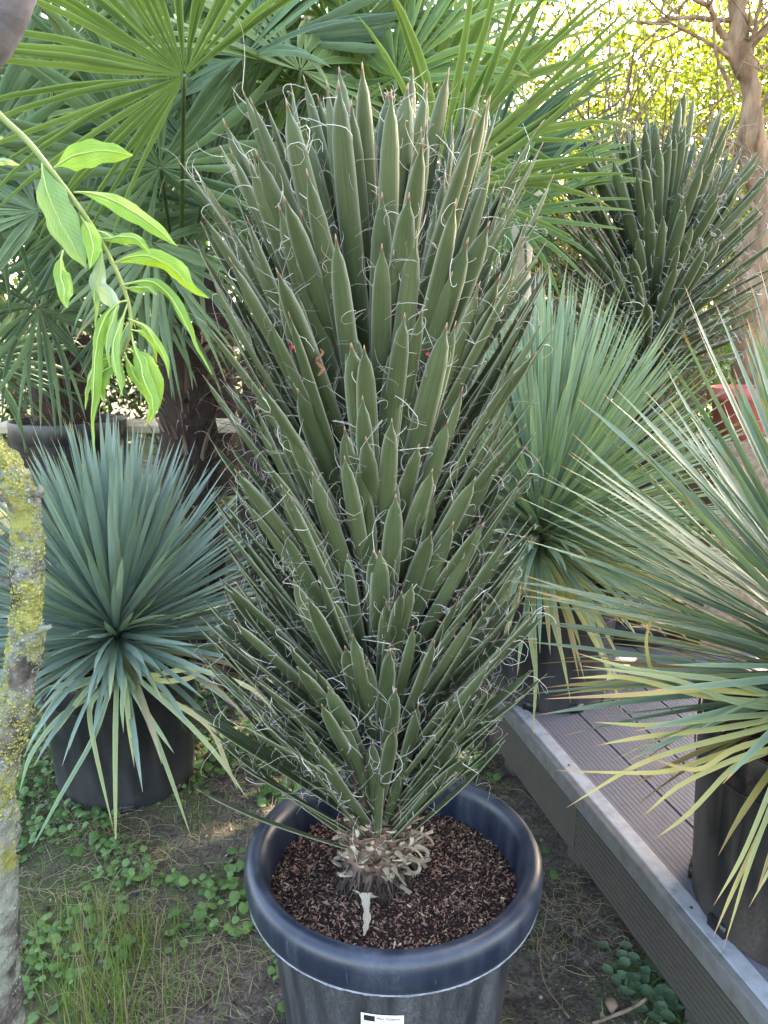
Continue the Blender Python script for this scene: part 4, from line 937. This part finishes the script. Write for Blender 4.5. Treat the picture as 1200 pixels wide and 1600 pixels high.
# ---------------------------------------------------------------- peach tree in the left foreground
def smooth(P, k):
    P = np.array(P, float); q = np.linspace(0, len(P) - 1, k); Q = np.stack([np.interp(q, np.arange(len(P)), P[:, i]) for i in range(3)], 1)
    w = max(1, k // len(P) // 2)
    for _ in range(w * 2): Q[1:-1] = (Q[:-2] + 2 * Q[1:-1] + Q[2:]) / 4
    return Q
def peach():
    pt = thing('peach_tree', (-.6, .95, 0), 'peach tree at the left edge with a lichen covered trunk and hanging curled bright leaves', 'tree')
    Yt = .95
    pts = [(-130, 560, 30), (-60, 655, 30), (0, 716, 29), (36, 768, 28), (45, 850, 27), (44, 930, 28), (40, 1000, 31), (26, 1080, 32), (8, 1160, 34), (-12, 1230, 38), (-14, 1310, 46), (-16, 1400, 48), (-16, 1500, 50), (-12, 1600, 54), (-12, 1750, 60), (-20, 2000, 70)]
    P = [at(x, y, Yt) for x, y, _ in pts]; rad = [r * (.84 if y < 1150 else .84) / FPX * (p[1] * math.cos(PITCH) + (CAMH - p[2]) * math.sin(PITCH)) for p, (_, y, r) in zip(P, pts)]
    P.append(np.array([P[-1][0] - .02, Yt, -.05])); rad.append(rad[-1] * 1.3)
    k = 190; Q = smooth(P, k); q = np.linspace(0, len(P) - 1, k); rr = np.interp(q, np.arange(len(P)), rad)
    m = MB()
    V = m.tube(Q, rr, 44, T=np.stack([np.zeros(k), np.zeros(k), np.zeros(k), np.interp(Q[:, 2], [.72, .86, 1.1, 1.4], [0, .9, .9, .5])], 1),
               disp=lambda p: .0055 * n3(p, 24) + .0048 * n3(p, 85, 3) + .0030 * n3(p, 210, 7))
    tr = m.build('trunk', M['lichenbark'], pt)
    ly_, lg = MB(), MB()
    for _ in range(15000):
        i = int(rng.integers(12, k - 40)); j = int(rng.integers(0, 44)); p = V[i, j] * (a_ := U(0, 1)) + V[i + 1, (j + 1) % 44] * (1 - a_); p = p * (b_ := U(.5, 1)) + V[i, (j + 1) % 44] * (1 - b_); n = nrm(p - Q[i])
        if n[1] > .35: continue
        hz = p[2]; f = n3(p, 15, 1)
        if hz < .72 and U(0, 1) < .8: continue
        tgt = ly_ if f > -.06 and hz > .78 else lg
        if f < -.28: continue
        e1 = nrm(np.cross(n, nrm(rng.normal(size=3)))); e2 = np.cross(n, e1); s = U(.0006, .0015) * (2.2 if U(0, 1) < .15 else 1); ng = 6; th = np.arange(ng) / ng * 6.283
        rim = [p + n * (s * U(-.2, .8)) + (e1 * math.cos(t) + e2 * math.sin(t)) * s * U(.7, 1.3) for t in th]
        base = [p - n * .001 + (e1 * math.cos(t) + e2 * math.sin(t)) * s * .5 for t in th]
        cen = [p + n * s * .25] * ng
        tgt.grid(np.array([base, rim, cen]), True, T=(U(0, 1), 0, 0, 0))
    o = ly_.build('yellow_lichen', M['lichen'], tr); o.location = (0, 0, 0); o['kind'] = 'stuff'
    o = lg.build('grey_lichen', M['lichen_grey'], tr); o.location = (0, 0, 0); o['kind'] = 'stuff'
    for pts in ([(20, 912), (5, 905), (-20, 895)], [(55, 985), (72, 982), (80, 978)], [(60, 775), (66, 765), (60, 760)]):
        m = MB(); m.tube(smooth([at(x, y, Yt - .01) for x, y in pts], 8), np.linspace(.006, .003, 8), 8, disp=lambda p: .0015 * n3(p, 150)); m.build('twig_stub', M['lichenbark'], pt)
    # upper limb crossing the top left corner
    m = MB(); Pq = smooth([at(-130, 560, Yt), at(-170, 300, .9), at(-80, 130, .85), at(-15, 55, .83), at(15, -5, .82), at(50, -120, .8)], 40)
    m.tube(Pq, np.interp(np.linspace(0, 1, 40), [0, .4, 1], [.024, .024, .021]), 20, disp=lambda p: .002 * n3(p, 30) + .001 * n3(p, 120)); m.build('limb', M['limb'], pt)
    # hanging shoot
    st = [(-110, 200), (-20, 155), (0, 182), (42, 218), (78, 264), (112, 308), (146, 356), (172, 402), (192, 446), (203, 480), (205, 515), (196, 545), (186, 560)]
    sp = smooth([at(x, y, .80) for x, y in st], 44); m = MB(); m.tube(sp, np.linspace(.0034, .0014, 44), 7); m.build('hanging_shoot', M['peachtwig'], pt)
    LV = [([(84, 262), (104, 250), (135, 240), (170, 238), (208, 243)], 25, .0, .2), ([(66, 250), (74, 290), (92, 335), (115, 380), (137, 420)], 31, .35, -.1),
          ([(116, 302), (150, 304), (190, 322), (235, 350), (278, 386)], 19, .0, .4), ([(150, 372), (178, 376), (200, 370), (222, 378), (234, 395)], 11, 0, .8),
          ([(172, 412), (200, 404), (245, 400), (280, 422), (300, 452), (326, 466)], 18, .0, 1.2), ([(188, 446), (215, 440), (245, 440), (270, 462), (292, 500), (310, 545), (332, 585)], 11, .1, 1.8),
          ([(160, 385), (158, 420), (150, 445), (168, 462), (182, 480), (172, 510)], 17, .9, .9), ([(126, 338), (140, 360), (148, 390), (140, 420)], 15, .0, .5),
          ([(98, 392), (92, 420), (100, 440), (104, 470), (106, 482)], 16, .1, 1.5), ([(200, 470), (168, 480), (155, 520), (152, 570), (150, 620), (146, 665), (148, 706)], 13, .0, 2.6),
          ([(200, 475), (185, 510), (178, 550), (184, 585), (192, 620)], 10, .25, 1.6), ([(198, 545), (222, 555), (240, 590), (243, 630), (228, 665)], 20, .0, .9),
          ([(194, 550), (205, 580), (228, 610), (236, 640)], 11, .05, 1.2), ([(200, 498), (225, 508), (245, 535), (262, 565), (264, 592)], 8, .1, 1.2),
          ([(204, 515), (228, 520), (242, 540), (246, 568)], 8, .0, 1.6), ([(190, 555), (160, 560), (140, 600), (134, 640)], 13, .0, 1.5), ([(188, 555), (170, 575), (158, 600), (162, 628)], 16, .05, .9),
          ([(196, 450), (212, 452), (235, 450), (246, 462)], 8, .1, 1.2), ([(186, 470), (176, 500), (168, 540), (172, 575)], 9, .4, 1.8), ([(200, 505), (186, 530), (180, 560), (196, 600), (186, 622)], 8, .1, 2.2), ([(206, 520), (215, 560), (232, 600), (246, 640), (236, 660)], 14, .1, 1.4), ([(160, 395), (148, 430), (152, 470), (150, 520)], 9, .3, 2.0), ([(-40, 250), (-10, 251), (14, 253), (30, 257)], 7, .6, 2.0), ([(150, 360), (165, 365), (180, 375), (205, 385)], 5, .5, .5)]
    for pts, w, od, tw in LV:
        m = MB(); k = 20; yy = .80 - U(-.02, .04)
        P = smooth([at(x, y, .80 + (yy - .80) * i / (len(pts) - 1)) for i, (x, y) in enumerate(pts)], k)
        wr = w * (.78 if tw > .7 else .86) / FPX * .80
        w_ = np.interp(np.linspace(0, 1, k), [0, .09, .3, .55, .82, 1], [.06, .10, .85, 1, .6, .02]) * wr * (1 + .05 * np.sin(np.arange(k) * 1.3 + w))
        nvec = nrm(np.array([.1, -1, .35]) + rng.normal(0, .2, 3))
        strap(m, P, nvec, w_, .22 if tw < .7 else .55, 0, nc=7, rnd=U(0, 1), old=od * .5, twist=np.linspace(-tw * .4, tw * .6, k) + (.22 if tw > .7 else .05) * np.sin(np.arange(k) * .9))
        # crinkle
        V = m.V[0].reshape(k, 7, 3); V += nvec * (np.array([[n3(V[i, j], 90, w) * wr * (.55 if tw > .7 else .2) for j in range(7)] for i in range(k)])[..., None])
        m.build('leaf', M['peach'], pt)
        # midrib
        r = MB(); r.tube(V[:, 3] - nvec * -.0006, np.linspace(.0009, .0003, k), 5); r.build('midrib', M['midrib'], pt)
M['midrib'] = simple('pale_midrib', (.26, .38, .10), (.34, .45, .14), 60, .5, .1)
M['limb'] = simple('smooth_grey_bark', (.07, .06, .07), (.17, .155, .18), 30, .8, .6, .003, mapping=(1, 1, 2))
peach()

# ---------------------------------------------------------------- ground cover
def free(x, y, pad=0):
    if (x - PX) ** 2 + (y - PY) ** 2 < (.21 + pad) ** 2: return False
    if (x - LPX) ** 2 + (y - LPY) ** 2 < (.205 + pad) ** 2: return False
    v = np.array([x, y]) - DA
    if np.dot(v, DN) > .0 - pad and -1.0 < np.dot(v, DD) < 1.3: return False
    if abs(x + .78) < .14 and abs(y - 3.05) < .14: return False
    return True
def cover():
    g = MB(); d = MB()
    def blade(mb, x, y, L, w, rnd, old, lean, grav):
        ph = U(0, 6.283); r = np.array([math.cos(ph), math.sin(ph), 0]); t0 = nrm(Z + r * lean)
        P, N = bendpath((x, y, gz(x, y) - .004), t0, r, L, 6, grav=grav)
        P[:, 2] = np.maximum(P[:, 2], gz(x, y) + .003)
        strap(mb, P, N, np.array([1, .95, .85, .7, .45, .05]) * w, .2, 0, nc=2 if L < .05 else 3, rnd=rnd, old=old, fold=True)
    for _ in range(20000):
        x, y = U(-1.9, 1.1), U(.8, 3.3)
        if not free(x, y, .01): continue
        dn = n3((x, y, 0), 3.2, 4) + .6 * n3((x, y, 0), 9, 1) + (.30 if x < -.35 and y < 1.35 else 0) + (.1 if y > 1.9 else 0)
        if x > .1: dn -= .22
        if dn < U(-.1, .28): continue
        if U(0, 1) < .38: blade(d, x, y, U(.02, .10), U(.0006, .0014), U(0, 1), U(.5, 1), U(.5, 3), U(.5, 4))
        else: blade(g, x, y, U(.015, .06), U(.0007, .0015), U(0, 1), 0 if U(0, 1) < .75 else .3, U(.1, .9), U(0, 1.5))
    for _ in range(420):    # taller tuft bottom left
        p = onz(170 + rng.normal(0, 60), U(1440, 1640), 0)
        if free(p[0], p[1], .02): blade(g, p[0], p[1], U(.05, .17), U(.0009, .0018), U(0, 1), 0 if U(0, 1) < .7 else .5, U(.05, .5), U(.1, 1))
    for _ in range(700):     # loose straw lying flat
        x, y = U(-1.2, .75), U(.85, 2.6)
        if not free(x, y, .03): continue
        L = U(.015, .09); a = U(0, 6.283); k = 6; cu = U(-1.5, 1.5)
        P = np.array([(x + L * t * math.cos(a + cu * t), y + L * t * math.sin(a + cu * t), gz(x, y) + .005 + .006 * math.sin(t * 3)) for t in np.linspace(0, 1, k)])
        d.tube(P, U(.0003, .0009), 4, T=(U(0, 1), .3, 0, U(.5, 1)), cap=False)
    # matted straw patches
    for (px, py, n) in ((210, 1430, 60), (520, 1640, 20), (350, 1500, 60), (250, 1560, 60), (880, 1440, 50), (900, 1390, 40), (930, 1460, 40), (60, 1400, 40), (140, 1300, 60), (200, 1330, 70), (830, 1250, 40), (780, 1215, 40)):
        c = onz(px, py, 0)
        for _ in range(n):
            x, y = c[0] + rng.normal(0, .06), c[1] + rng.normal(0, .05)
            if not free(x, y, .01): continue
            L = U(.04, .13); a = U(0, 6.283); cu = U(-2, 2)
            P = np.array([(x + L * t * math.cos(a + cu * t), y + L * t * math.sin(a + cu * t), gz(x, y) + .004 + .02 * math.sin(t * 3.1) * U(.2, 1)) for t in np.linspace(0, 1, 7)])
            d.tube(P, U(.0003, .0009), 4, T=(U(0, 1), .3, 0, U(.4, 1)), cap=False)
    tag(g.build('grass', M['grass']), 'short and tufted green grass on the bare soil', 'grass', kind='stuff')
    tag(d.build('dry_straw', M['grass']), 'dry straw and dead grass lying on the soil', 'straw', kind='stuff')
    c = MB()
    def disc(p, r, n, rnd, lobes=3, notch=.18):
        e1 = nrm(np.cross(n, [0, 1, .1])); e2 = np.cross(n, e1); k = 15; th = np.arange(k) / k * 6.283
        rim = np.array([p + (e1 * math.cos(t) + e2 * math.sin(t)) * r * (1 - notch * abs(math.cos(t * lobes / 2))) - n * r * .12 for t in th]); cen = np.repeat([p + n * r * .05], k, 0)
        T = np.zeros((2, k, 4)); T[..., 0] = rnd; T[0, :, 1] = .9; T[1, :, 1] = .3
        c.grid(np.array([rim, cen]), True, T, np.repeat(rng.uniform(0, 20, (1, 1, 3)), 2 * k, 0).reshape(2, k, 3))
        P = np.linspace(p, p - Z * (p[2] - gz(p[0], p[1])) + rng.normal(0, .005, 3) * [1, 1, 0], 3); c.tube(P, .0006, 3, T=(rnd, .3, 0, 0), cap=False)
    for _ in range(14000):
        x, y = U(-1.8, .9), U(.9, 3.3)
        if not free(x, y, .02): continue
        dn = n3((x, y, 0), 3.1, 9) + .5 * n3((x, y, 0), 9, 2) + np.interp(y, [.9, 1.5, 1.9, 2.4], [-.25, 0, .12, .3]) + (-.35 if x > .1 else 0)
        if dn < .08 + U(-.12, .12): continue
        h = U(.006, .032); disc(np.array([x, y, gz(x, y) + h]), U(.005, .0165), nrm([U(-.5, .5), U(-.7, .3), 1]), U(0, 1), 3 if U(0, 1) < .5 else 5)
    tag(c.build('ground_cover', M['clover']), 'low clover and ground ivy patches on the soil', 'ground cover', kind='stuff')
    q = MB()
    for _ in range(1500):
        x, y = U(-1.3, .85), U(.85, 2.8)
        if not free(x, y, .02): continue
        a = U(0, 6.283); L = U(.003, .011) * (2 if U(0, 1) < .06 else 1); z = gz(x, y) + U(.003, .010); dv = np.array([math.cos(a), math.sin(a), U(-.4, .4)])
        P = np.array([np.array([x, y, z]) + dv * L * t + Z * L * .25 * math.sin(t * 3.1) for t in (-.5, -.2, .15, .5)])
        strap(q, P, nrm([U(-.5, .5), U(-.5, .5), 1]), np.array([.1, .8, 1, .1]) * L * U(.12, .38), .5, 0, nc=3, rnd=U(0, 1))
    tag(q.build('leaf_litter', M['litter2']), 'small brown scraps of dead leaf strewn over the soil', 'leaf litter', kind='stuff')
    # soil crumbs
    s = MB()
    for _ in range(6000):
        x, y = U(-1.2, .8), U(.85, 2.4)
        if not free(x, y, .01): continue
        r = U(.0010, .004) * (2.5 if U(0, 1) < .04 else 1); ce = np.array([x, y, gz(x, y) + r * .2])
        th = np.arange(6) / 6 * 6.283
        s.grid(np.array([[ce + np.array([math.cos(t) * q * r * U(.7, 1.3), math.sin(t) * q * r * U(.7, 1.3), z * r]) for t in th] for q, z in ((.9, -.5), (1, .2), (.6, .8), (.05, .9))]), True, T=(U(0, 1), 0, 0, 0))
    tag(s.build('soil_crumbs', M['crumb']), 'crumbs and small clods scattered on the bare soil', 'soil crumbs', kind='stuff')
M['litter2'] = simple('mixed_leaf_scraps', (.04, .025, .016), (.34, .26, .17), 50, .9, .4, .002, randw=.8)
M['crumb'] = simple('soil_crumb', (.03, .022, .017), (.16, .13, .10), 30, .95, .5, .002, randw=.6)
cover()

def weed(px, py, label, n, L, wd, name='weed_plant', cat='weed', mat='weed'):
    L *= .8
    c = onz(px, py, 0); c[2] = gz(c[0], c[1]); t = thing(name, c, label, cat); m = MB(); s = MB()
    for i in range(n):
        ph = i * 2.4 + U(-.3, .3); r = np.array([math.cos(ph), math.sin(ph), 0]); h = U(.4, 1.3) * L; rad = U(.3, 2.4) * L
        b = c + r * rad + Z * h * .6; s.tube(smooth([c, c + r * rad * .4 + Z * h * .5, b], 6), np.linspace(.0015, .0009, 6), 5, cap=False)
        P, N = bendpath(b, nrm(r + Z * U(-.1, .3)), nrm(Z - r * .3), L * U(.8, 1.2), 8, grav=U(.2, .9))
        w = np.interp(np.linspace(0, 1, 8), [0, .25, .5, .8, 1], [.25, .9, 1, .7, .05]) * wd * U(.8, 1.15) * (1 + .12 * np.sin(np.arange(8) * 2.5))
        strap(m, P, N, w, -.25, 0, nc=7, rnd=U(0, 1))
    m.build('leaves', M[mat], t); s.build('stems', M['petiole'], t)
weed(1015, 1545, 'round leaved green weed against the deck fascia at lower right', 34, .035, .017)
weed(985, 1515, 'smaller round leaved weed left of the one against the fascia', 16, .034, .016)
weed(1065, 1600, 'round leaved weed cut by the bottom edge beside the deck', 14, .034, .019)
weed(292, 1462, 'small light green weed seedling alone on bare soil left of the big pot', 9, .03, .012, mat='clover')
weed(132, 1500, 'single lobed green seedling in the lower left grass', 4, .03, .013, mat='clover')
# fallen leaf, stone and stick
def fallen(px, py, L, w, label, mat, a):
    c = onz(px, py, 0); c[2] = gz(c[0], c[1]) + .006; m = MB(); d = np.array([math.cos(a), math.sin(a), 0]); k = 10
    P = np.array([c + d * L * (t - .5) + Z * .007 * math.sin(t * 3.1) for t in np.linspace(0, 1, k)])
    strap(m, P, Z, np.interp(np.linspace(0, 1, k), [0, .4, .8, 1], [.1, 1, .6, .05]) * w, .4, .0008, nc=7, rnd=U(0, 1)); tag(m.build('fallen_leaf', M[mat]), label, 'leaf', 'fallen dead leaves')
M['litter'] = simple('brown_leaf_litter', (.14, .09, .06), (.34, .23, .16), 50, .8, .5, .002)
fallen(955, 1578, .045, .016, 'curled brown dead leaf on the soil in front of the deck weed', 'litter', 1.3)
fallen(218, 1472, .02, .007, 'small reddish brown dead leaf in the straw at lower left', 'dead', .6)
fallen(222, 1325, .018, .006, 'tan dead leaf in the grass in front of the left pot', 'litter', 2.6)
m = MB(); P = smooth([onz(925, 1600, .01), onz(990, 1575, .02), onz(1010, 1560, .03)], 10); m.tube(P, .004, 7, disp=lambda p: .001 * n3(p, 80)); tag(m.build('stick', M['twig']), 'short brown stick on the soil below the deck weed', 'stick')
m = MB(); P = smooth([onz(845, 1385, .01), onz(858, 1410, .02), onz(842, 1490, .012), onz(850, 1540, .012), onz(890, 1590, .008)], 30); m.tube(P, .0014, 5, T=(.5, .3, 0, .8)); tag(m.build('dry_stem', M['litter']), 'long bent dry stem lying between the big pot and the deck', 'dry stem')
m = MB(); c = onz(845, 1558, .006); m.tube([c - [.004, 0, 0], c, c + [.004, 0, .001]], [.002, .0045, .002], 7); tag(m.build('pebble', M['stone']), 'small pale pebble on bare soil right of the big pot', 'pebble')
for px, py, w, nm in ((835, 1462, 0, 'upright'),):
    m = MB(); p = at(717, 1488, PY - .17); p = onz(717, 1485, .385)
    P, N = bendpath(p, nrm([.5, .1, .6]), nrm([0, -1, .4]), .025, 8); strap(m, P, N, np.interp(np.arange(8), [0, 2, 7], [.003, .006, .0003]), .3, .0008, rnd=.8); tag(m.build('fallen_leaf', M['chip_pale']), 'pale pointed leaf flake on the potting mix at the front of the big pot', 'leaf', 'fallen dead leaves')
for o in bpy.data.objects:
    if 'org' in o: del o['org']
